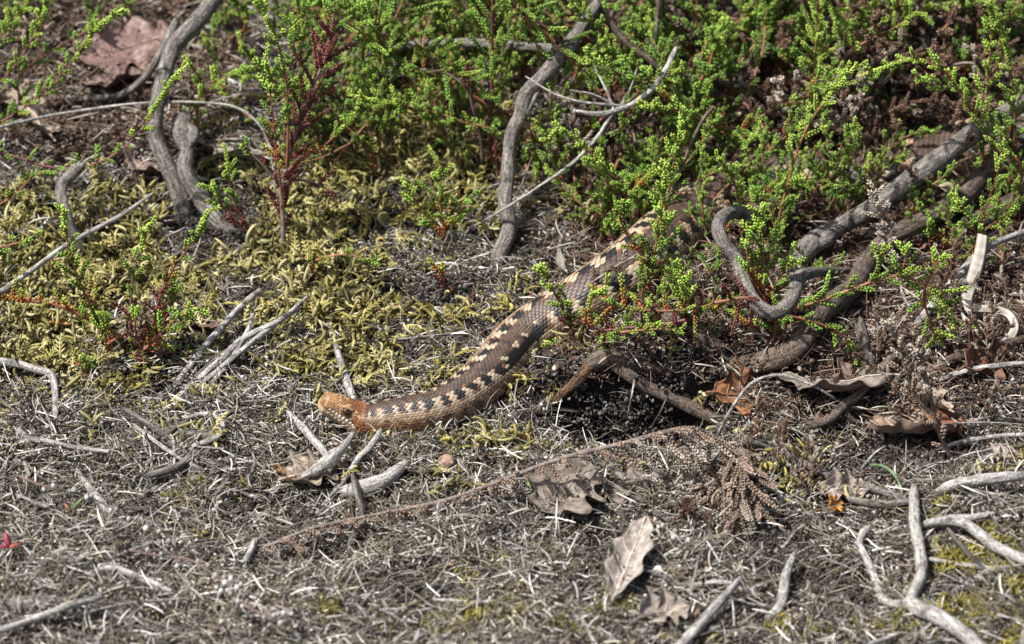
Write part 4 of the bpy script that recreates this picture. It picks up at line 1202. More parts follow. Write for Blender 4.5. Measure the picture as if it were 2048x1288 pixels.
# ------------------------------------------------------------------ the thicket: many alike shoots, a few built forms copied
def proto(kindset, seed, length, dead=False, bushy=1.0):
    rng = np.random.default_rng(seed)
    root_pts = [np.zeros(3)]
    d = norm(np.array([rng.normal(0, .25), rng.normal(0, .25), 1.0]))
    n = 7
    for i in range(n):
        d = norm(d + rng.normal(0, .16, 3))
        root_pts.append(root_pts[-1] + d * length / n)
    stems = [(root_pts, (1.2, .4))]
    for k in range(int(rng.integers(2, 4) * bushy)):
        i = int(rng.integers(1, n - 1))
        p = root_pts[i].copy(); dd = norm(d * .5 + rng.normal(0, .6, 3) + np.array([0, 0, .5]))
        q = [p]; ln = length * rng.uniform(.3, .6)
        for _ in range(4):
            dd = norm(dd + rng.normal(0, .18, 3) + np.array([0, 0, .12])); q.append(q[-1] + dd * ln / 4)
        stems.append((q, (.7, .3)))
    sb, fb = MB(), MB()
    mats = M_DEADH if dead else M_HEATH
    for pts, (r0, r1) in stems:
        P, s, _ = smooth_path(np.array(pts), .004)
        tv, tq = tubes(P[None], (np.linspace(r0, r1, len(P)) / 1000)[None], 5)
        sb.add(tv, tq, np.array(STEMC['dead' if dead else ('orange' if rng.random() < .5 else 'wood')]))
        for p, dr, li, kd, sc in shoots_along(P, s, rng, kindset, .0040, (.006, .009, .008, .005), .22, .3, .7, .75):
            v, t, q, c = shoot(kd, min(li, 4), int(rng.integers(3)))
            R = orient(dr, rng.uniform(0, 6.28)) * sc
            vv = v @ R.T + p
            fb.add(vv, t, c); fb.n -= len(v); fb.v.pop(); fb.c.pop(); fb.uv.pop(); fb.add(vv, q, c)
        tn = max(3, len(P) // 4)
        kd = kindset[-1] if isinstance(kindset[-1], str) else kindset[-1][0]
        v, t, q, c = leafy(s[-tn:] - s[-tn], P[-tn:], kd, rng)
        fb.add(v, t, c); fb.n -= len(v); fb.v.pop(); fb.c.pop(); fb.uv.pop(); fb.add(v, q, c)
    return sb.mesh('stem', M_DEADH if dead else M_STEM), fb.mesh('foliage', mats), fb.arrays()[0][::40]


PROTO_G = [proto(ks, 100 + i, ln) for i, (ks, ln) in enumerate([
    ([['dark', 'brown'], 'green', 'fresh'], .085), ([['dark', 'orange'], 'dark', 'green'], .07), (['red', ['dark', 'orange'], 'green'], .06),
    ([['orange', 'dark'], 'green', 'fresh'], .09), (['dark', 'green', ['green', 'fresh']], .075), ([['brown', 'dark'], 'dark', 'green'], .10)])]
PROTO_D = [proto(ks, 200 + i, ln, True) for i, (ks, ln) in enumerate([
    (['brown'], .07), (['brown', 'brown', 'straw'], .055), (['brown'], .09), ([['brown', 'straw']], .06)])]

LOOK = {}
for pr, w_ in zip(PROTO_G, ['green heather shoot with brownish foot', 'dark heather shoot with orange foot', 'green heather shoot with crimson foot', 'bright-tipped heather shoot', 'mid-green heather shoot', 'dark heather shoot with dry base']):
    LOOK[id(pr[0])] = w_
for pr, w_ in zip(PROTO_D, ['dry brown heather shoot', 'dry straw-tipped heather shoot', 'long dry brown heather shoot', 'dry mottled heather shoot']):
    LOOK[id(pr[0])] = w_
# places the photograph keeps clear: the snake's visible back, the bare branches, the head
KEEP = [(700, 830, 75), (800, 830, 60), (880, 815, 60), (950, 770, 70), (1000, 720, 80), (1060, 660, 80), (1130, 615, 72), (1180, 570, 60),
        (1415, 450, 44), (1850, 308, 34), (1015, 330, 34), (1015, 420, 36), (1020, 270, 32), (1060, 180, 34), (1130, 100, 30),
        (1700, 440, 45), (1640, 480, 42), (1780, 390, 42), (1950, 270, 42), (1450, 470, 30), (1490, 560, 34), (1540, 625, 34), (1590, 580, 34),
        (1230, 800, 130), (1340, 810, 110), (1700, 580, 40), (1640, 630, 45), (1580, 700, 45), (1450, 735, 45)]
KEEP = np.array(KEEP, float)
THICK = []


def plant(protos, n, reg, rng, scl=(.75, 1.25), tilt=.34, tol=.03, name='heather_shoot'):
    made = 0; tries = 0
    while made < n and tries < n * 60:
        tries += 1
        px = rng.uniform(reg[0], reg[1]); py = rng.uniform(reg[2], reg[3])
        b = G(px, py, -.002)
        k = int(rng.integers(len(protos)))
        stem_me, fol_me, pv = protos[k]
        sc = rng.uniform(*scl)
        R = Matrix.Rotation(rng.uniform(0, 6.28), 3, 'Z')
        ax = rng.uniform(0, 6.28)
        tl = abs(rng.normal(0, tilt))
        R = Matrix.Rotation(tl, 3, Vector((math.cos(ax), math.sin(ax), 0))) @ R
        w = pv @ (np.array(R) * sc).T + b
        q = project(w)
        inside = (np.hypot(q[:, None, 0] - KEEP[None, :, 0], q[:, None, 1] - KEEP[None, :, 1]) < KEEP[None, :, 2]).any(1).mean()
        # nothing may stand inside the snake's body
        dd = np.hypot(b[0] - SN_P[:, 0], b[1] - SN_P[:, 1]) - SN_W
        if inside > tol or dd.min() < .001 or (w[:, 2] < height(w[:, 0], w[:, 1]) - .001).mean() > .12:
            continue
        vis = ((q[:, 0] > 0) & (q[:, 0] < 2048) & (q[:, 1] > 0) & (q[:, 1] < 1288)).mean()
        if vis < .08: continue
        wh, ph = near_what(px, py)
        lab = ('tall ' if sc > .5 * (scl[0] + scl[1]) else 'small ') + ('leaning ' if tl > .5 * tilt else 'upright ') + LOOK[id(stem_me)] + ' ' + wh
        e = empty(name, b, lab, 'heather', ('dry shoots near ' if name.startswith('dried') else 'green shoots near ') + ph)
        e.rotation_euler = R.to_euler(); e.scale = (sc, sc, sc)
        obj('stem', stem_me, e); obj('foliage', fol_me, e)
        made += 1
    return made


rng = np.random.default_rng(77)
plant(PROTO_G, 62, (570, 1010, -130, 360), rng, (.6, .95))
plant(PROTO_G, 46, (980, 1500, -180, 420), rng)
plant(PROTO_G, 36, (1480, 2120, -180, 330), rng)
plant(PROTO_G, 18, (1420, 1810, 370, 490), rng, (.55, .85), tol=.45)
plant(PROTO_D, 12, (1420, 1810, 330, 490), rng, (.5, .8), .6, .45, 'dried_heather_shoot')
plant(PROTO_G, 14, (1220, 1430, 430, 560), rng, (.55, .85), tol=.45)
plant(PROTO_G, 9, (1200, 1480, 300, 520), rng, (.5, .8), tol=.06)
plant(PROTO_G, 16, (1190, 1560, 480, 720), rng, (.4, .7), tol=.06)
plant(PROTO_G, 18, (1600, 2080, 400, 640), rng, (.35, .65), tol=.05)
plant(PROTO_G, 4, (-60, 330, -160, 120), rng, (.6, .9))
plant(PROTO_G, 5, (440, 640, -120, 200), rng, (.6, .9))
plant(PROTO_D, 70, (1480, 2120, -180, 420), rng, (.6, 1.1), .9, .05, 'dried_heather_shoot')
plant(PROTO_D, 34, (1000, 1500, -100, 460), rng, (.5, .9), .9, .05, 'dried_heather_shoot')
plant(PROTO_D, 16, (1560, 2080, 520, 900), rng, (.35, .7), 1.2, .1, 'dried_heather_shoot')
plant(PROTO_D, 6, (1440, 1700, 880, 1080), rng, (.35, .6), 1.4, .5, 'dried_heather_shoot')

# ------------------------------------------------------------------ moss and litter that nobody could count: scattered clumps
def strands(n, rad, ln, r, lift, curl, pal, rng, K=5, sides=4, up=(.0, .5), taper=.35, fat=0.0):
    """curled strands in a patch; returns verts, quads, colours"""
    a = rng.uniform(0, 6.28, n); d = rad * np.sqrt(rng.random(n))
    p0 = np.stack([np.cos(a) * d, np.sin(a) * d, rng.uniform(-.0008, lift, n)], 1)
    yaw = rng.uniform(0, 6.28, n); el = rng.uniform(up[0], up[1], n)
    L = rng.uniform(ln[0], ln[1], n); cv = rng.normal(0, curl, n); cz = rng.normal(-.6, .7, n) * curl * .6
    P = np.empty((n, K, 3)); P[:, 0] = p0
    for k in range(1, K):
        t = (k - .5) / (K - 1)
        y = yaw + cv * t; e = el + cz * t
        P[:, k] = P[:, k - 1] + (L / (K - 1))[:, None] * np.stack([np.cos(y) * np.cos(e), np.sin(y) * np.cos(e), np.sin(e)], 1)
    tt = np.linspace(0, 1, K)
    prof = (1 - (1 - taper) * tt) + fat * np.sin(np.pi * tt)
    prof[-1] *= .4
    R = rng.uniform(r[0], r[1], n)[:, None] * prof[None]
    v, q = tubes(P, R, sides)
    pal = np.asarray(pal)
    c = pal[rng.integers(len(pal), size=n)] * rng.uniform(.7, 1.3, (n, 1))
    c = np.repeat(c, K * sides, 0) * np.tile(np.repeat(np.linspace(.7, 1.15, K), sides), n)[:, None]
    return v, q, c


def grains(n, rad, r, pal, rng, lift=.001):
    o = np.array([[1, 0, 0], [-1, 0, 0], [0, 1, 0], [0, -1, 0], [0, 0, 1], [0, 0, -1.]])
    f = np.array([[0, 2, 4], [2, 1, 4], [1, 3, 4], [3, 0, 4], [2, 0, 5], [1, 2, 5], [3, 1, 5], [0, 3, 5]])
    a = rng.uniform(0, 6.28, n); d = rad * np.sqrt(rng.random(n))
    c = np.stack([np.cos(a) * d, np.sin(a) * d, rng.uniform(0, lift, n)], 1)
    v = c[:, None] + o[None] * (rng.uniform(r[0], r[1], n)[:, None, None] * rng.uniform(.6, 1.3, (n, 1, 3)))
    pal = np.asarray(pal)
    col = np.repeat(pal[rng.integers(len(pal), size=n)] * rng.uniform(.75, 1.25, (n, 1)), 6, 0)
    return v.reshape(-1, 3), (f[None] + (np.arange(n) * 6)[:, None, None]).reshape(-1, 3), col


GREYP = [(.115, .102, .080), (.165, .150, .125), (.225, .207, .175), (.05, .042, .033), (.125, .112, .075), (.32, .30, .265), (.022, .018, .015), (.18, .155, .09), (.036, .03, .025), (.085, .073, .058)]
BROWNP = [(.10, .06, .04), (.15, .095, .065), (.06, .04, .03), (.20, .15, .11), (.035, .025, .02)]
MOSSP = [(.30, .255, .085), (.40, .35, .15), (.23, .20, .055), (.46, .41, .22), (.18, .17, .045), (.33, .30, .13), (.13, .11, .035), (.085, .075, .03)]
OLIVE = [(.16, .15, .035), (.24, .22, .05), (.30, .27, .08), (.11, .10, .03)]
BROWNP = [(.10, .06, .04), (.15, .095, .065), (.06, .04, .03), (.20, .15, .11), (.035, .025, .02)]
PALEP = [(.46, .43, .39), (.58, .55, .51), (.34, .31, .28), (.40, .36, .29)]
GOLD = [(.29, .235, .04), (.21, .19, .045), (.36, .31, .10), (.13, .12, .03), (.24, .22, .03)]


def flakes(n, rad, size, pal, rng, lift=.003):
    """small curled flakes of bark and leaf"""
    a = rng.uniform(0, 6.28, n); d = rad * np.sqrt(rng.random(n))
    c = np.stack([np.cos(a) * d, np.sin(a) * d, rng.uniform(.0008, lift, n)], 1)
    u = norm(rng.normal(0, 1, (n, 3)) * np.array([1, 1, .45])); w = norm(np.cross(u, norm(rng.normal(0, .5, (n, 3)) + np.array([0, 0, 1]))))
    nn = np.cross(u, w); sz = rng.uniform(*size, n)
    o = np.array([[-1, -.2, .1], [-.4, -.7, 0], [.5, -.55, .05], [1, .1, .2], [.3, .6, .1], [-.6, .55, .15], [0, 0, -.18], [0, 0, -.36]])
    v = c[:, None] + sz[:, None, None] * (o[None, :, 0:1] * u[:, None] + o[None, :, 1:2] * w[:, None] + o[None, :, 2:3] * nn[:, None])
    f = np.array([[k, (k + 1) % 6, 6] for k in range(6)] + [[(k + 1) % 6, k, 7] for k in range(6)])
    pal = np.asarray(pal)
    col = np.repeat(pal[rng.integers(len(pal), size=n)] * rng.uniform(.7, 1.3, (n, 1)), 8, 0)
    return v.reshape(-1, 3), (f[None] + (np.arange(n) * 8)[:, None, None]).reshape(-1, 3), col


FLAKEP = [(.14, .085, .055), (.20, .135, .09), (.26, .20, .15), (.09, .055, .04), (.33, .28, .23)]


def clump_grey(i):
    rng = np.random.default_rng(300 + i); mb = MB()
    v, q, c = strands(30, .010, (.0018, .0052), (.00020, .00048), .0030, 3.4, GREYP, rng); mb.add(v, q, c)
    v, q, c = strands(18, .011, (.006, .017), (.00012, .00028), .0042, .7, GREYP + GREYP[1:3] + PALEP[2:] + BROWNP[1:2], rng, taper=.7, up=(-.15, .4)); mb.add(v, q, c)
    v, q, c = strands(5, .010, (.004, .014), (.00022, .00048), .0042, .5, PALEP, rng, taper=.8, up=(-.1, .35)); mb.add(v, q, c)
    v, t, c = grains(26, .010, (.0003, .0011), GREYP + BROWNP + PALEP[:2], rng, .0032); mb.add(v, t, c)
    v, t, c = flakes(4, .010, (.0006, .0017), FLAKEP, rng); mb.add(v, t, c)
    return mb.mesh('litter_clump', M_LITTER)


def clump_moss(i, pal=MOSSP, n=20):
    rng = np.random.default_rng(400 + i); mb = MB()
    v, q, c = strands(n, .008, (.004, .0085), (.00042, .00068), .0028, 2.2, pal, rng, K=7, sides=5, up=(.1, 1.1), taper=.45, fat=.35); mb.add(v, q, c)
    # feathered shoots: a main shoot with short paired branchlets
    for _ in range(3):
        a, d = rng.uniform(0, 6.28), .007 * math.sqrt(rng.random())
        p = np.array([math.cos(a) * d, math.sin(a) * d, .001]); y = rng.uniform(0, 6.28); e = rng.uniform(.3, .9)
        pts = [p]
        for k in range(6):
            e -= .16; y += rng.normal(0, .15)
            pts.append(pts[-1] + .0016 * np.array([math.cos(y) * math.cos(e), math.sin(y) * math.cos(e), math.sin(e)]))
        pts = np.array(pts); col = np.array(pal[rng.integers(len(pal))])
        v, q = tubes(pts[None], np.linspace(.0005, .0002, 7)[None], 5); mb.add(v, q, col)
        T, A, B = frames(pts)
        for k in range(1, 6):
            for sd in (-1, 1):
                dr = norm(T[k] * .8 + A[k] * sd * .8 + np.array([0, 0, .1]))
                ll = .0032 * (1 - k / 8)
                q2 = np.stack([pts[k] + dr * ll * u - np.array([0, 0, .0006]) * u * u for u in (0, .35, .7, 1)])
                v, q = tubes(q2[None], np.array([[.00026, .00036, .00030, .0001]]), 4); mb.add(v, q, col * rng.uniform(.8, 1.3))
    v, q, c = strands(10, .009, (.003, .006), (.0002, .00035), .002, 2.0, GREYP, rng); mb.add(v, q, c)
    return mb.mesh('moss_clump', M_MOSS)


def clump_brown(i):
    rng = np.random.default_rng(500 + i); mb = MB()
    v, q, c = strands(30, .010, (.002, .006), (.0002, .0004), .003, 1.2, BROWNP, rng); mb.add(v, q, c)
    v, q, c = strands(8, .010, (.005, .014), (.0002, .0004), .005, .5, BROWNP + PALEP[2:], rng, taper=.8, up=(-.1, .5)); mb.add(v, q, c)
    v, t, c = grains(10, .010, (.0003, .0009), BROWNP + PALEP[2:], rng, .004); mb.add(v, t, c)
    v, t, c = flakes(8, .010, (.0008, .0024), FLAKEP, rng); mb.add(v, t, c)
    return mb.mesh('litter_clump', M_LITTER)


def clump_sand(i):
    rng = np.random.default_rng(600 + i); mb = MB()
    v, t, c = grains(90, .008, (.00025, .0007), [(.12, .12, .124), (.18, .18, .188), (.075, .075, .078), (.27, .27, .285)], rng, .001); mb.add(v, t, c)
    return mb.mesh('sand_patch', M_LITTER)


def clump_soil(i):
    rng = np.random.default_rng(650 + i); mb = MB()
    v, t, c = grains(70, .009, (.0003, .0012), [(.030, .024, .019), (.050, .040, .032), (.018, .014, .012), (.075, .062, .052), (.12, .115, .11)], rng, .0016); mb.add(v, t, c)
    v, q, c = strands(7, .009, (.003, .010), (.00010, .00026), .0025, 1.0, BROWNP + GREYP, rng, up=(-.1, .5)); mb.add(v, q, c)
    return mb.mesh('soil_patch', M_LITTER)


def clump_star(i):
    rng = np.random.default_rng(700 + i); mb = MB()
    v, q, c = strands(34, .006, (.003, .006), (.0003, .0005), .002, .8, GOLD, rng, K=5, sides=4, up=(.4, 1.4), taper=.2, fat=.3); mb.add(v, q, c)
    return mb.mesh('moss_tuft', M_MOSS)


def scatter(name, label, cat, pts, meshes, rng, scl=(.8, 1.25), tilt=.25):
    """one stuff object: a cloud of points on which the clumps are instanced"""
    n = len(pts)
    me = bpy.data.meshes.new(name)
    me.vertices.add(n); me.vertices.foreach_set('co', np.asarray(pts, np.float32).ravel())
    a = me.attributes.new('rot', 'FLOAT_VECTOR', 'POINT')
    r = np.stack([rng.normal(0, tilt, n), rng.normal(0, tilt, n), rng.uniform(0, 6.28, n)], 1).astype(np.float32)
    a.data.foreach_set('vector', r.ravel())
    a = me.attributes.new('scl', 'FLOAT', 'POINT'); a.data.foreach_set('value', rng.uniform(*scl, n).astype(np.float32))
    a = me.attributes.new('pick', 'INT', 'POINT'); a.data.foreach_set('value', rng.integers(0, len(meshes), n).astype(np.int32))
    o = obj(name, me)
    ng = bpy.data.node_groups.new(name + '_scatter', 'GeometryNodeTree')
    ng.interface.new_socket('Geometry', in_out='INPUT', socket_type='NodeSocketGeometry')
    ng.interface.new_socket('Geometry', in_out='OUTPUT', socket_type='NodeSocketGeometry')
    N, L = ng.nodes, ng.links
    gi, go = N.new('NodeGroupInput'), N.new('NodeGroupOutput')
    iop = N.new('GeometryNodeInstanceOnPoints')
    g2i = N.new('GeometryNodeGeometryToInstance')
    for k, m in enumerate(meshes):
        src = bpy.data.objects.new(name + '_piece', m)
        oi = N.new('GeometryNodeObjectInfo'); oi.inputs['Object'].default_value = src
        L.new(oi.outputs['Geometry'], g2i.inputs[0])
    L.new(gi.outputs[0], iop.inputs['Points'])
    L.new(g2i.outputs[0], iop.inputs['Instance'])
    iop.inputs['Pick Instance'].default_value = True

    def attr(nm, ty):
        q = N.new('GeometryNodeInputNamedAttribute'); q.data_type = ty; q.inputs['Name'].default_value = nm
        return q.outputs['Attribute']
    L.new(attr('pick', 'INT'), iop.inputs['Instance Index'])
    L.new(attr('rot', 'FLOAT_VECTOR'), iop.inputs['Rotation'])
    L.new(attr('scl', 'FLOAT'), iop.inputs['Scale'])
    L.new(iop.outputs[0], go.inputs[0])
    md = o.modifiers.new('scatter', 'NODES'); md.node_group = ng
    return tag(o, label, cat, kind='stuff')


def blobs(q, L):
    w = np.zeros(len(q))
    for cx, cy, rx, ry, k in L:
        w = np.maximum(w, k * np.exp(-((q[:, 0] - cx) / rx) ** 2 - ((q[:, 1] - cy) / ry) ** 2))
    return w


rng = np.random.default_rng(9)
sp = .0066
gx_, gy_ = np.meshgrid(np.arange(-.31, .31, sp), np.arange(-.31, .50, sp))
pts = np.stack([gx_.ravel(), gy_.ravel()], 1) + rng.uniform(-.5, .5, (gx_.size, 2)) * sp
pts = np.column_stack([pts, height(pts[:, 0], pts[:, 1])])
qp = project(pts)
ok = (qp[:, 0] > -160) & (qp[:, 0] < 2210) & (qp[:, 1] > -170) & (qp[:, 1] < 1400)
pts, qp = pts[ok], qp[ok]
sd = np.min(np.hypot(pts[:, None, 0] - SN_P[None, ::4, 0], pts[:, None, 1] - SN_P[None, ::4, 1]) - SN_W[None, ::4], 1)
pit = np.zeros(len(pts))
for c, rx, ry, d in PITW:
    pit = np.maximum(pit, np.exp(-((pts[:, 0] - c[0]) / rx) ** 2 - ((pts[:, 1] - c[1]) / ry) ** 2))
hollow = np.exp(-(np.abs((pts[:, 0] - .055) / .042)) ** 4) * np.exp(-(np.abs((pts[:, 1] + .083) / .026)) ** 4)
free = (sd > -.004) & (hollow < .45)
mossw = blobs(qp, [(230, 560, 330, 120, 1), (60, 660, 200, 130, 1), (560, 540, 300, 120, .95), (760, 600, 280, 110, .8), (800, 330, 330, 180, 1), (620, 430, 160, 110, .9),
                   (870, 90, 300, 130, .8), (330, 450, 260, 110, .85), (60, 430, 160, 80, .7), (1105, 780, 90, 60, .8), (1140, 690, 70, 40, .9), (1210, 400, 130, 90, .5), (430, 800, 220, 60, .45),
                   (1420, 800, 70, 60, .7), (720, 720, 260, 110, .75), (430, 640, 260, 110, .8), (940, 780, 120, 70, .7), (960, 880, 120, 50, .5), (220, 760, 260, 70, .55), (1620, 950, 60, 30, .7), (1930, 830, 120, 60, .4)])
gold = blobs(qp, [(1960, 1190, 130, 110, .62), (1740, 1260, 160, 40, .4), (1000, 1240, 300, 60, .25), (200, 1000, 500, 60, .08)])
brown = np.clip(sstep(1000, 1160, qp[:, 0]) * (1 - sstep(640, 800, qp[:, 1])) + (1 - sstep(420, 560, qp[:, 0])) * (1 - sstep(270, 400, qp[:, 1])) + .55 * sstep(1400, 1600, qp[:, 0]) * (1 - sstep(820, 960, qp[:, 1])), 0, 1)
patch = vnoise(pts[:, 0] * 38, pts[:, 1] * 38, 21) + .5 * vnoise(pts[:, 0] * 90, pts[:, 1] * 90, 22)
u = rng.random(len(pts))
dark_ = blobs(qp, [(780, 690, 230, 100, .35), (500, 600, 130, 90, .5), (1090, 770, 90, 80, .6), (1560, 1090, 110, 90, .6), (640, 1070, 120, 50, .4), (400, 470, 120, 80, .4), (1750, 700, 160, 100, .4), (1900, 560, 120, 80, .5)])
bare = (pit > .55) | (patch < -.38) | (dark_ > rng.random(len(pts)))
is_gold = free & (gold > u) & ~bare
is_moss = free & ~is_gold & (mossw * (1 + 1.1 * patch) > .29 + .42 * u) & (pit < .4)
is_moss |= free & ~is_gold & (pit < .4) & (u < .075 * (1 - brown) * (qp[:, 1] < 1020)) & (rng.random(len(pts)) < .8)
is_brown = free & ~is_gold & ~is_moss & (brown > u) & ~((pit > .7))
is_grey = free & ~is_gold & ~is_moss & ~is_brown & ~bare
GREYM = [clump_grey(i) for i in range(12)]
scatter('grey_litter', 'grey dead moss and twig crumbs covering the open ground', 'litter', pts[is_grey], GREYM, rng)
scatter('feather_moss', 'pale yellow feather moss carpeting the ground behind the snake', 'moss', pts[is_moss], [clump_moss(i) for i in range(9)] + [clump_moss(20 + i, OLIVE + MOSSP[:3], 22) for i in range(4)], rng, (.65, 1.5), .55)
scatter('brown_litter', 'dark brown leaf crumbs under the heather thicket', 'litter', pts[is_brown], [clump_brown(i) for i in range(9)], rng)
scatter('golden_moss', 'golden green moss patch beside the forked bleached branch', 'moss', np.repeat(pts[is_gold], 2, 0) + rng.normal(0, .002, (2 * is_gold.sum(), 3)) * np.array([1, 1, 0]), [clump_star(i) for i in range(6)], rng, (.8, 1.3), .4)
hs = (hollow > .35) & (sd > 0) & (pts[:, 1] < -.078) & (pts[:, 0] < .070)
hp = np.repeat(pts[hs], 3, 0) + rng.normal(0, .003, (3 * hs.sum(), 3)) * np.array([1, 1, 0]); hp[:, 2] = height(hp[:, 0], hp[:, 1])
scatter('sand', 'pale grey sand grains on the floor of the hollow', 'sand', hp, [clump_sand(i) for i in range(4)], rng, (.8, 1.3), .05)

bs_ = ~(is_grey | is_moss | is_brown | is_gold) & (sd > -.006)
bp = np.repeat(pts[bs_], 2, 0) + rng.normal(0, .002, (2 * bs_.sum(), 3)) * np.array([1, 1, 0]); bp[:, 2] = height(bp[:, 0], bp[:, 1])
scatter('soil_crumbs', 'dark peat crumbs and rootlets on the bare soil patches', 'soil', bp, [clump_soil(i) for i in range(6)], rng, (.8, 1.3), .1)

# ------------------------------------------------------------------ loose bleached twigs, each one an object
TWIG, TWR = [], []
for i in range(14):
    r_ = np.random.default_rng(800 + i)
    L_ = (.012, .016, .02, .024, .028, .034, .040, .014, .018, .022, .03, .026, .045, .05)[i]
    n_ = 6; pt = [np.array([-L_ / 2, 0, 0])]; yaw = r_.normal(0, .2)
    for k in range(n_):
        yaw += r_.normal(0, .22)
        pt.append(pt[-1] + L_ / n_ * np.array([math.cos(yaw), math.sin(yaw), r_.normal(0, .10)]))
    mb = MB(); rr = r_.uniform(.35, .9) / 1000 * (1 + L_ * 8)
    TWR.append(rr)
    limb(mb, pt, np.linspace(rr, rr * .6, n_ + 1), 7, .0025, .14, 60 + i, (r_.uniform(.6, 1.1),) * 3)
    TWIG.append(mb.mesh('twig', M_PALE if i % 4 else M_GREY))


def lay_twigs(n, reg, rng, scl=(.7, 1.2)):
    k = 0; tries = 0
    while k < n and tries < 40 * n:
        tries += 1
        px, py = rng.uniform(reg[0], reg[1]), rng.uniform(reg[2], reg[3])
        p = G(px, py, .0028)
        if (np.hypot(p[0] - SN_P[:, 0], p[1] - SN_P[:, 1]) - SN_W).min() < .012: continue
        if abs(p[0] - .052) < .05 and abs(p[1] + .085) < .034: continue
        ti = int(rng.integers(len(TWIG)))
        o = obj('twig', TWIG[ti])
        yaw = rng.uniform(0, 6.28); sc = rng.uniform(*scl)
        dx = .008 * math.cos(yaw); dy = .008 * math.sin(yaw)
        pitch = -math.atan2(float(height(p[0] + dx, p[1] + dy) - height(p[0] - dx, p[1] - dy)), .016)
        o.location = Vector(p); o.rotation_euler = (rng.uniform(0, 6.28) * 0, pitch + rng.normal(0, .12), yaw); o.scale = (sc,) * 3
        L_ = (12, 16, 20, 24, 28, 34, 40, 14, 18, 22, 30, 26, 45, 50)[ti] * sc
        wh, ph = near_what(px, py)
        tag(o, ('short ' if L_ < 17 else 'long ' if L_ > 30 else 'small ') + ('thick ' if TWR[ti] > .00085 else 'thin ') + ('weathered grey' if ti % 4 == 0 else 'bleached pale') + ' twig on litter ' + wh, 'twig', 'small twigs near ' + ph); k += 1


rng = np.random.default_rng(15)
lay_twigs(80, (0, 640, 800, 1050), rng)
lay_twigs(48, (0, 700, 1050, 1280), rng)
lay_twigs(46, (700, 1400, 880, 1280), rng)
lay_twigs(70, (1400, 2048, 760, 1280), rng)
lay_twigs(34, (380, 1000, 560, 820), rng, (.6, 1.0))
lay_twigs(22, (1500, 2048, 560, 800), rng)

lay_twigs(16, (0, 700, 820, 1280), rng, (1.5, 2.2))
lay_twigs(10, (700, 1400, 900, 1280), rng, (1.4, 2.0))
lay_twigs(16, (1400, 2048, 820, 1280), rng, (1.5, 2.2))

# ------------------------------------------------------------------ dead oak leaves
M_LEAF = mat_attr('dead_leaf', rough=.55, spec=.4, var=.6, trans=.15, vscale=330)


def dead_leaf(label, px, py, length, width, yaw, tilt=(0, 0), col=(.26, .20, .15), lift=.002, curl=.35, bend=.25, lobes=3.5, depth=.30, seed=0, veins=True):
    """an oak leaf lying on the litter. yaw: degrees the tip points to, 0 = right in plan, 90 = away"""
    r_ = np.random.default_rng(900 + seed)
    nt_, nsd = 34, 13
    t = np.linspace(0, 1, nt_); s_ = np.linspace(-1, 1, nsd)
    env = np.sin(np.pi * np.clip(t, 0, 1) ** .75) ** .65
    ph = r_.uniform(-.4, .4)

    def shape(tt, ss):
        e = np.sin(np.pi * np.clip(tt, 0.0, 1) ** .75) ** .65
        lob = 1 + depth * np.cos(2 * np.pi * lobes * tt + ph + np.where(ss < 0, .7, 0)) * np.abs(ss)
        jag = 1 + .10 * vnoise(tt * 14 + seed, np.sign(ss) * 3 + 5, seed) * np.abs(ss)
        x = tt * length - length / 2 + .10 * length * np.abs(ss) * e * .6
        y = ss * e * width / 2 * lob * jag
        z = curl * width * (np.abs(ss) ** 2) * e * (.6 + .8 * vnoise(tt * 3 + seed, np.sign(ss) + 2, seed + 3)) + bend * length * (tt - .5) ** 2 + .16 * width * vnoise(tt * 6 + seed, ss * 2.5, seed + 9)
        z = z + .02 * width * np.cos(2 * np.pi * lobes * 2 * tt) * np.abs(ss)
        return np.stack([x, y, z], -1)
    TT, SS = np.meshgrid(t, s_, indexing='ij')
    v = shape(TT, SS).reshape(-1, 3)
    v2 = v.copy(); v2[:, 2] -= .00028
    n = len(v)
    i = np.arange(nt_ - 1)[:, None]; j = np.arange(nsd - 1)[None]
    q = np.stack([i * nsd + j, (i + 1) * nsd + j, (i + 1) * nsd + j + 1, i * nsd + j + 1], -1).reshape(-1, 4)
    rim = []
    for e0 in (0, nsd - 1):
        a = np.arange(nt_ - 1) * nsd + e0; b = a + nsd
        rim.append(np.stack([a, b, b + n, a + n], 1))
    q = np.vstack([q, q[:, ::-1] + n] + rim)
    mot = .75 + .5 * (vnoise(TT * 7 + seed, SS * 4, seed + 4) + .5) + .0
    c = np.array(col)[None] * mot.reshape(-1, 1)
    edge = (np.abs(SS.ravel()) > .85)
    c[edge] *= .7
    e = empty('dead_leaf', G(px, py, lift + .002), label, 'leaf')
    e.rotation_euler = (math.radians(tilt[0]), math.radians(tilt[1]), math.radians(yaw))
    bl = obj('blade', mesh_np('blade', np.vstack([v, v2]), [q], np.vstack([c, c * .8]), mats=(M_LEAF,)), e)
    if veins:
        tt = np.linspace(-.12, .97, 16)
        P = shape(np.clip(tt, 0, 1), np.zeros(16)); P[0, 0] = -.62 * length; P[:, 2] += .00015
        mb = MB(); tv, tq = tubes(P[None], np.linspace(.0006, .0002, 16)[None], 6); mb.add(tv, tq, np.array(col) * 1.45 + .03)
        obj('midrib', mb.mesh('midrib', M_LEAF), bl)
        for k in range(4):
            for sg in (-1, 1):
                t0 = .18 + k * .19
                u = np.linspace(0, .9, 7)
                P = shape(np.clip(t0 + u * .10, 0, 1), sg * u); P[:, 2] += .00012
                mb = MB(); tv, tq = tubes(P[None], np.linspace(.00034, .00014, 7)[None], 5); mb.add(tv, tq, np.array(col) * 1.35 + .02)
                obj('vein', mb.mesh('vein', M_LEAF), bl)
    return e


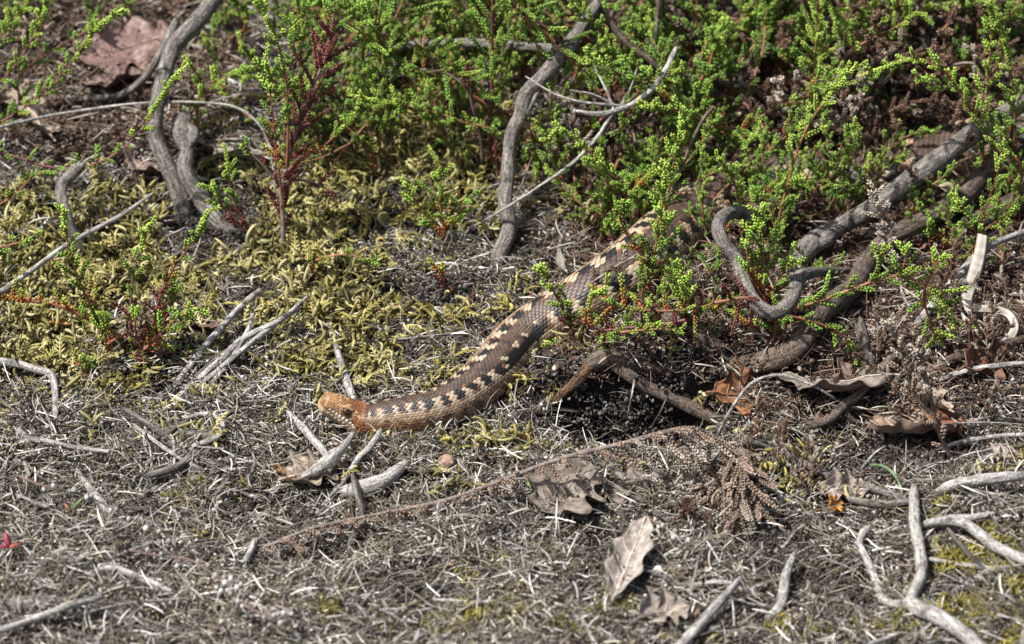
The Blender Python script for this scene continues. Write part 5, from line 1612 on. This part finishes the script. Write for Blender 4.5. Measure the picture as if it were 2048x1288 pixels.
GB, TAN, RUS, PK = (.20, .165, .135), (.28, .22, .165), (.22, .10, .045), (.23, .165, .14)
dead_leaf('grey brown dead leaf under the pointed stick below the snake head', 632, 942, .034, .022, 35, (8, 4), TAN, .003, .30, .2, seed=1)
dead_leaf('small orange curled leaf beside the leaf under the pointed stick', 575, 948, .014, .012, 110, (25, 10), (.40, .20, .07), .003, .5, .4, seed=2)
dead_leaf('broad grey lobed oak leaf under the dried heather stalk', 1130, 985, .040, .032, 55, (10, -6), GB, .004, .22, .3, seed=3)
dead_leaf('flat grey oak leaf with brown edge beside the broad lobed one', 1255, 975, .038, .022, 12, (12, 0), GB, .003, .15, .1, seed=4)
dead_leaf('pale torn oak leaf with clear ribs standing in the litter', 1258, 1122, .058, .0165, 74, (6, -6), (.33, .285, .245), .006, .45, .14, depth=.16, seed=5)
dead_leaf('crumpled pale leaf fragment below the torn oak leaf', 1325, 1225, .024, .017, 20, (22, 8), (.26, .215, .18), .003, .5, .4, seed=6)
dead_leaf('large grey brown oak leaf lying under the long root', 1655, 765, .056, .036, 165, (16, 6), GB, .006, .12, .2, seed=7)
dead_leaf('rusty orange oak leaf with curled lobes at the edge of the hollow', 1500, 790, .040, .024, 20, (24, 8), RUS, .004, .4, .3, seed=8)
dead_leaf('crumpled brown oak leaf with wavy rim among the dead heather', 1840, 862, .050, .034, 190, (18, -8), (.28, .20, .15), .005, .4, .25, seed=9)
dead_leaf('folded tan leaf tip above the crumpled brown oak leaf', 1865, 805, .028, .014, 120, (20, 10), TAN, .005, .5, .2, seed=10)
dead_leaf('dark brown half folded leaf below the straw loop', 1965, 718, .034, .024, 50, (40, 10), (.16, .075, .045), .006, .5, .2, seed=11)
dead_leaf('small pale cupped leaf on the litter below the loose knobbly twig', 2008, 915, .016, .012, 30, (10, 5), (.34, .29, .25), .003, .6, .3, seed=12, veins=False)
dead_leaf('large pale fallen leaf under the straw stalk', 55, 225, .052, .034, 120, (24, -6), (.36, .29, .22), .008, .25, .2, seed=13)
dead_leaf('broad purplish brown leaf in the shade beyond the curved stem', 255, 95, .060, .042, 20, (20, 0), (.16, .10, .085), .006, .15, .15, seed=14)
dead_leaf('dark brown leaf lying below the broad purplish one', 235, 165, .036, .024, 190, (14, 6), (.15, .095, .08), .004, .3, .2, seed=15)
dead_leaf('pinkish dry leaf leaning on the foot of the forked branch', 285, 325, .030, .022, 75, (20, 10), PK, .005, .3, .3, seed=16)
dead_leaf('large mossy grey leaf behind the gnarled knob', 450, 300, .046, .034, 150, (22, 0), (.24, .22, .17), .006, .2, .2, seed=17)
dead_leaf('small orange brown leaf half sunk in yellow moss', 112, 650, .014, .009, 170, (20, 0), (.36, .18, .07), .005, .4, .3, seed=18, veins=False)
dead_leaf('folded dry leaf with pale ribs standing beside the snake', 1120, 535, .030, .014, 95, (55, 20), (.30, .27, .23), .012, .5, .3, seed=19)
dead_leaf('orange brown leaf hanging in the shaded thicket', 1615, 140, .040, .026, 30, (40, 0), (.22, .13, .075), .012, .2, .2, seed=20)
dead_leaf('brown leaf lying behind the broken grey stump', 1715, 770, .034, .022, 40, (20, 10), (.20, .14, .11), .004, .3, .3, seed=21)
dead_leaf('pinkish brown leaf scrap in moss between stub and forked branch', 195, 430, .028, .014, 110, (20, 0), PK, .004, .3, .3, seed=22)
dead_leaf('dull brown leaf beside the low heather root', 400, 655, .020, .014, 160, (14, 4), (.13, .075, .055), .003, .3, .3, seed=23, veins=False)
dead_leaf('rusty leaf scrap behind the crumpled brown oak leaf', 1890, 850, .022, .016, 60, (20, 0), (.24, .10, .05), .003, .4, .3, seed=24, veins=False)
dead_leaf('bright orange leaf fragment in front of the low branch', 1668, 1008, .010, .008, 60, (40, 0), (.55, .24, .04), .005, .4, .3, seed=25, veins=False)
dead_leaf('grey brown leaf rolled under the dried spray beside the orange fragment', 1685, 985, .024, .014, 5, (24, 0), (.30, .25, .21), .004, .6, .2, seed=26)

# ------------------------------------------------------------------ straw, grass, seeds
M_STRAW = mat_attr('straw', rough=.5, spec=.4, var=.25, trans=.12, vscale=300)


def ribbon(name, label, cat, pts, wid, col, face=(0, -1, .4), twist=0.0, mat=None):
    W = np.array([G(a, b, o) for a, b, o in pts])
    base = W[int(np.argmin(W[:, 2]))].copy()
    P, s, tt = smooth_path(W - base, .002)
    T = norm(np.gradient(P, axis=0))
    n = len(P)
    f = norm(np.array(face, float)); ww = np.interp(np.linspace(0, 1, n), np.linspace(0, 1, len(wid)), wid) / 2000
    side = norm(np.cross(T, f)); nrm = norm(np.cross(side, T))
    a = twist * np.linspace(0, 1, n)[:, None]
    sd_ = side * np.cos(a) + nrm * np.sin(a); nr = np.cross(sd_, T)
    prof = [(-1, .0), (-.5, .00035), (0, .00012), (.5, .00035), (1, .0), (.5, -.0002), (0, -.00035), (-.5, -.0002)]
    v = np.stack([P + sd_ * (ww * x)[:, None] + nr * z for x, z in prof], 1).reshape(-1, 3)
    k = np.arange(n - 1)[:, None]; j = np.arange(8)[None]
    q = np.stack([k * 8 + j, k * 8 + (j + 1) % 8, (k + 1) * 8 + (j + 1) % 8, (k + 1) * 8 + j], -1).reshape(-1, 4)
    c = np.array(col) * np.repeat(np.random.default_rng(len(pts)).uniform(.8, 1.15, n), 8)[:, None] * np.tile([.8, 1.1, .85, 1.1, .8, .8, .8, .8], n)[:, None]
    o = obj(name, mesh_np(name, v, [q], c, mats=(mat or M_STRAW,))); o.location = Vector(base)
    return tag(o, label, cat)


ribbon('looped_straw', 'flat dry straw blade dropping from heather and curling into a loop', 'grass', [
    (1966, 470, .030), (1960, 510, .026), (1946, 560, .020), (1934, 600, .014), (1938, 645, .010), (1958, 678, .008), (1985, 692, .008), (2015, 682, .010), (2030, 655, .014), (2018, 630, .017), (1990, 620, .017), (1955, 618, .013), (1925, 622, .008)], (5.5, 7, 6.5, 5.5, 5, 4.6, 4.2, 4), (.50, .45, .38), (0, -1, .35))
ribbon('curled_straw', 'thin curled straw arc beside the thick slanting branch', 'grass', [
    (1820, 400, .014), (1845, 378, .024), (1880, 368, .030), (1915, 376, .026), (1938, 395, .018), (1950, 412, .010), (1952, 425, .0)], (4.5, 4.5, 3, 1.6), (.36, .29, .20), (0, -.5, 1))
ribbon('grass_blade', 'single green grass blade bending down in the litter', 'grass', [
    (1740, 930, .010), (1765, 932, .013), (1785, 945, .012), (1798, 965, .008), (1805, 990, .003), (1806, 1000, -.002)], (1.2, 1.6, 1.6, 1.2), (.13, .20, .10), (0, -1, .4))
ribbon('green_sprout', 'small green grass sprout beside the broad lobed oak leaf', 'grass', [(1052, 958, .007), (1060, 975, .006), (1068, 1002, -.001)], (1, 1.8, 1.6), (.17, .22, .07), (0, -1, .4))
wood('straw_stalk', 'long pale straw stalk arching over and drooping at the tip', 'straw', M_PALE, [
    ('stalk', [(-60, 268, .036), (0, 254, .036), (130, 226, .036), (290, 206, .037), (420, 206, .038), (480, 218, .037), (515, 245, .034), (536, 285, .028), (545, 330, .020), (550, 380, .012), (553, 402, .003)], [.9, .85, .7, .6, .55, .5]),
    ('side_stalk', [(415, 206, .037), (450, 195, .039), (495, 187, .041)], [.4, .3, .2]),
    ('husk', [(536, 285, .028), (543, 300, .026), (545, 318, .023)], [.4, 1.0, .3])], knob=.04, sides=7)
wood('thin_straw', 'thin straight straw lying across the soil behind the snake neck', 'straw', M_PALE, [('stalk', [(752, 682, .003), (820, 676, .004), (905, 666, .003)], [.45, .45, .35])], knob=.03, sides=6)
wood('leaning_straw', 'thin pale straw leaning upright in the mouth of the hollow', 'straw', M_PALE, [('stalk', [(1272, 745, .024), (1264, 790, .012), (1256, 840, .004), (1254, 890, -.002)], [.6, .65, .6])], knob=.06, sides=7)
wood('hanging_rootlet', 'thin dark rootlet slanting across the hollow', 'root', M_GREY, [('stem', [(1342, 770, .020), (1325, 815, .010), (1300, 860, .003), (1285, 885, -.002)], [.4, .45, .45])], knob=.06, sides=6)
wood('thin_dark_stalk', 'thin dark stalk slanting at the far edge of the hollow', 'stalk', M_GREY, [('stem', [(1412, 792, .018), (1402, 830, .010), (1396, 865, .0)], [.4, .45, .45])], knob=.06, sides=6)
wood('bent_rootlet', 'pale bent rootlet hanging from moss beside the hollow', 'root', M_PALE, [('stem', [(1125, 758, .010), (1100, 795, .008), (1090, 840, .006), (1088, 880, .0)], [.4, .45, .4])], knob=.1, sides=6)
wood('fallen_straw', 'thin pale straw lying over the half buried grey stick', 'straw', M_PALE, [('stalk', [(140, 1235, .006), (250, 1208, .007), (380, 1196, .004)], [.6, .6, .5])], knob=.04, sides=6)
wood('long_pale_straw', 'long thin straw lying across the grey litter under the split white stick', 'straw', M_PALE, [('stalk', [(135, 915, .005), (200, 905, .006), (260, 888, .004)], [.5, .5, .4])], knob=.04, sides=6)
wood('far_straw', 'thin pale straw lying over the crumpled brown oak leaf', 'straw', M_PALE, [('stalk', [(1760, 858, .012), (1850, 852, .012), (1940, 845, .010), (2025, 847, .003)], [.5, .5, .45])], knob=.04, sides=6)


def lathe(name, label, cat, px, py, prof, col, lift, rot=(0, 0, 0), mat=None, seed=0, cap=None):
    """a rounded seed: prof = (z, r) pairs in mm"""
    pr = np.array(prof) / 1000; nu = 20
    z = np.interp(np.linspace(0, 1, 18), np.linspace(0, 1, len(pr)), pr[:, 0]); r = np.interp(np.linspace(0, 1, 18), np.linspace(0, 1, len(pr)), pr[:, 1])
    th = np.linspace(0, 2 * np.pi, nu, endpoint=False)
    Zz, TH = np.meshgrid(np.arange(18), th, indexing='ij')
    rr = r[Zz] * (1 + .05 * vnoise(Zz * .3 + seed, np.cos(TH) * 2 + 4, seed))
    v = np.stack([rr * np.cos(TH), rr * np.sin(TH), z[Zz]], -1).reshape(-1, 3)
    k = np.arange(17)[:, None]; j = np.arange(nu)[None]
    q = np.stack([k * nu + j, k * nu + (j + 1) % nu, (k + 1) * nu + (j + 1) % nu, (k + 1) * nu + j], -1).reshape(-1, 4)
    c = np.array(col) * (.8 + .4 * (vnoise(np.cos(TH).ravel() * 3, Zz.ravel() * .4, seed + 2) + .5))[:, None]
    o = obj(name, mesh_np(name, v, [q], c, mats=(mat or M_LEAF,)))
    o.location = Vector(G(px, py, lift)); o.rotation_euler = tuple(math.radians(a) for a in rot)
    return tag(o, label, cat)


lathe('acorn', 'round pinkish brown acorn lying in front of the snake', 'acorn', 893, 926, [(-4.6, .1), (-4.2, 1.8), (-2.5, 3.6), (0, 4.3), (2.4, 3.8), (4, 2.0), (4.8, .6), (5.4, .1)], (.25, .155, .115), .003, (60, 20, 30), seed=1)
lathe('brown_seed', 'small red brown seed on moss beside the hollow', 'seed', 1043, 876, [(-2.6, .1), (-2, 1.4), (0, 2.4), (1.8, 1.6), (2.8, .1)], (.26, .10, .055), .003, (50, 0, -30), seed=2)
lathe('white_capsule', 'white oval capsule by the dried heather stalk', 'seed', 1613, 944, [(-1.7, .1), (-1, .9), (0, 1.2), (1, .9), (1.7, .1)], (.62, .60, .56), .006, (90, 0, 60), seed=3)
lathe('pale_pebble', 'small pale rough pebble under the sticks below the snake head', 'pebble', 660, 893, [(-2.2, .1), (-1.8, 1.6), (0, 2.4), (1.6, 1.7), (2.2, .1)], (.42, .40, .35), .001, (20, 10, 0), seed=4)
lathe('cream_fragment', 'cream coloured rounded seed husk beside the torn oak leaf', 'seed', 1315, 1140, [(-2.8, .1), (-2, 1.5), (0, 2.1), (2, 1.4), (2.8, .1)], (.58, .54, .47), .004, (80, 0, 110), seed=5)

# --- little seedling, red leaf and dried stalks
def seedling(label, px, py, leaves, stemc, seed):
    b = G(px, py, -.001)
    e = empty('seedling', b, label, 'seedling')
    r_ = np.random.default_rng(seed); H = .011
    P = np.stack([np.array([.002 * t * t, 0, H * t]) for t in np.linspace(0, 1, 6)])
    mb = MB(); v, q = tubes(P[None], np.linspace(.0005, .0003, 6)[None], 6); mb.add(v, q, stemc)
    obj('stem', mb.mesh('stem', M_STEM), e)
    for yaw, el, L_, w_, col in leaves:
        t = np.linspace(0, 1, 8); wv = w_ * np.sin(np.pi * t ** .8) ** .8
        d = np.array([math.cos(yaw) * math.cos(el), math.sin(yaw) * math.cos(el), math.sin(el)]); s_ = np.array([-math.sin(yaw), math.cos(yaw), 0]); nn = np.cross(d, s_)
        rows = []
        for i in range(8):
            c0 = P[-1] + d * L_ * t[i] - nn * .002 * t[i] ** 2
            rows += [c0 - s_ * wv[i], c0 + nn * .0004, c0 + s_ * wv[i], c0 - nn * .0003]
        v = np.array(rows); k = np.arange(7)[:, None]; j = np.arange(4)[None]
        q = np.stack([k * 4 + j, k * 4 + (j + 1) % 4, (k + 1) * 4 + (j + 1) % 4, (k + 1) * 4 + j], -1).reshape(-1, 4)
        mb = MB(); mb.add(v, q, col); obj('leaf', mb.mesh('leaf', M_HEATH), e)
    return e


seedling('tiny red stemmed seedling with one olive leaf in grey litter', 135, 1062, [(.3, 1.0, .009, .0020, (.10, .13, .04)), (2.4, .9, .005, .0012, (.20, .09, .04))], (.22, .06, .04), 3)
seedling('crimson seedling with pink leaves beside two white sticks', 12, 1135, [(.5, .3, .006, .0018, (.36, .10, .06)), (2.0, 1.1, .007, .0018, (.36, .06, .08)), (3.6, .6, .006, .0016, (.30, .05, .06))], (.40, .08, .06), 4)

gl = lambda a, b: G(*b)[1] - G(*a)[1]
sprig('long dried heather stalk arching over the litter with hanging brown shoots', [
    S(pts=[(520, 1098), (620, 1058), (700, 1040), (800, 1020), (900, 998), (1000, 962), (1120, 918), (1250, 886), (1340, 862), (1385, 858), (1420, 870), (1450, 888)], yp=(560, 1135), lean=gl((560, 1135), (1450, 930)), lens=(.016, .010, .006, .006, .007, .012, .017, .019), sp=.0036, kinds=['tan', 'tan', 'tan', ['tan', 'straw']], stem='dead', r=(.9, 1.5), up=-.15, out=.45, fwd=.25, t0=.02, pull=(.1, -.7, 0)),
    S(pts=[(1450, 888), (1455, 920), (1450, 955), (1440, 985)], yp=(1450, 925), lean=gl((1450, 925), (1440, 1005)), pull=(-.15, -.5, 0), lens=(.019, .022, .019), sp=.0026, kinds=['tan', ['tan', 'straw']], stem='dead', up=.05, out=.5, fwd=.9),
    S(pts=[(1450, 888), (1478, 915), (1485, 960), (1478, 1010), (1465, 1060)], yp=(1460, 935), lean=gl((1460, 935), (1465, 1085)), pull=(-.1, -.5, 0), lens=(.022, .026, .024, .016), sp=.0024, kinds=['tan', ['tan', 'straw']], stem='dead', up=.05, out=.5, fwd=.9),
    S(pts=[(1450, 888), (1500, 885), (1560, 905), (1610, 930)], yp=(1450, 925), lens=(.010, .010, .008), sp=.0040, kinds=['tan'], stem='dead', up=-.5),
    S(pts=[(1480, 900), (1510, 940), (1520, 985), (1515, 1030)], yp=(1480, 935), lean=gl((1480, 935), (1515, 1050)), pull=(.2, -.5, 0), lens=(.012, .016, .014), sp=.0036, kinds=['tan', ['tan', 'brown']], stem='dead', up=.05, out=.7, fwd=.7),
    S(pts=[(1440, 900), (1415, 945), (1390, 990), (1360, 1030)], yp=(1440, 935), lean=gl((1440, 935), (1360, 1050)), pull=(-.3, -.4, 0), lens=(.012, .014, .010), sp=.0038, kinds=['tan', ['tan', 'brown']], stem='dead', up=.05, out=.7, fwd=.7),
    S(pts=[(1430, 960), (1400, 975), (1340, 990), (1290, 1000)], yp=(1430, 1000), lens=(.014, .016, .012), sp=.003, kinds=['straw', 'tan'], stem='dead', up=-.4)], name='dried_heather_stalk', seed=41)
sprig('dead brown heather stem leaning across the crumpled oak leaf', [
    S(pts=[(1905, 920), (1880, 870), (1862, 800), (1850, 740), (1835, 690)], lens=(.006, .010, .010, .008), sp=.0050, kinds=['tan', ['tan', 'straw']], stem='wood', r=(1.3, .7), yp=(1905, 925)),
    S(pts=[(1870, 830), (1830, 790), (1800, 700), (1780, 640)], lens=(.010, .010), sp=.0045, kinds=['tan', 'straw'], stem='dead')], name='dried_heather_stalk', seed=42)

M_BEAD = mat_attr('dry_capsule', rough=.7, spec=.3, var=.2, vscale=500)


def beaded(label, stems, seed):
    """dead heather twig whose dried flowers stay on as whitish beads"""
    r_ = np.random.default_rng(seed); e = None
    for pts in stems:
        W = np.array([G(a, b, o) for a, b, o in pts])
        if e is None:
            b0 = W[int(np.argmin(W[:, 2]))].copy()
            e = empty('beaded_heather', b0, label, 'heather')
        P, s, _ = smooth_path(W - b0, .0025)
        mb = MB(); v, q = tubes(P[None], np.linspace(.0006, .0003, len(P))[None], 6); mb.add(v, q, (.16, .11, .09)); st_ = obj('stem', mb.mesh('stem', M_DEADH), e)
        for i in range(3, len(P) - 1, 2):
            if r_.random() < .75:
                for _ in range(int(r_.integers(1, 3))):
                    rad = r_.uniform(.0008, .0014); off = norm(r_.normal(0, 1, 3)) * (rad + .0006)
                    u = np.linspace(0, 2 * np.pi, 9, endpoint=False); w_ = np.linspace(0, np.pi, 6)
                    U, Wv = np.meshgrid(u, w_, indexing='ij')
                    d = np.stack([np.cos(U) * np.sin(Wv), np.sin(U) * np.sin(Wv), np.cos(Wv) * 1.25], -1).reshape(-1, 3) * rad
                    ii_ = np.arange(9)[:, None]; jj_ = np.arange(5)[None]
                    f = np.stack([ii_ * 6 + jj_, ii_ * 6 + jj_ + 1, ((ii_ + 1) % 9) * 6 + jj_ + 1, ((ii_ + 1) % 9) * 6 + jj_], -1).reshape(-1, 4)
                    mb = MB(); mb.add(d + P[i] + off, f, np.array([.40, .385, .36]) * r_.uniform(.5, 1.4)); obj('capsule', mb.mesh('capsule', M_BEAD), st_)
    return e


beaded('dead heather twig with whitish beads pointing over the split white stick', [[(38, 952, .050), (75, 968, .048), (120, 980, .044), (180, 995, .038), (250, 1030, .030), (310, 1065, .020), (380, 1120, .004), (400, 1140, -.002)]], 51)
beaded('drooping dead heather twig with white beads over the slim pale twig', [[(262, 1102, .040), (320, 1112, .040), (380, 1120, .038), (430, 1150, .034), (500, 1185, .026), (570, 1225, .014), (620, 1270, .0)], [(380, 1120, .038), (350, 1135, .036), (330, 1150, .034)]], 52)
beaded('dead heather with white beads low in the grey litter below the white splinters', [[(420, 1160, .022), (480, 1205, .020), (540, 1235, .016), (600, 1262, .008), (640, 1285, .0)], [(480, 1205, .020), (450, 1240, .016), (420, 1262, .012)]], 53)
beaded('beaded dead heather twig lying beside the pale torn oak leaf', [[(1285, 1030, .008), (1330, 1055, .009), (1370, 1080, .009), (1410, 1100, .008), (1440, 1078, .008), (1455, 1060, .006)], [(1410, 1100, .008), (1385, 1125, .007), (1350, 1145, .004)]], 54)
beaded('grey beaded dead heather tuft at the tip of the low branch', [[(1600, 960, .006), (1632, 935, .012), (1660, 920, .016), (1672, 905, .018)], [(1632, 935, .012), (1645, 950, .012), (1670, 958, .010)], [(1640, 930, .013), (1625, 915, .014)]], 55)
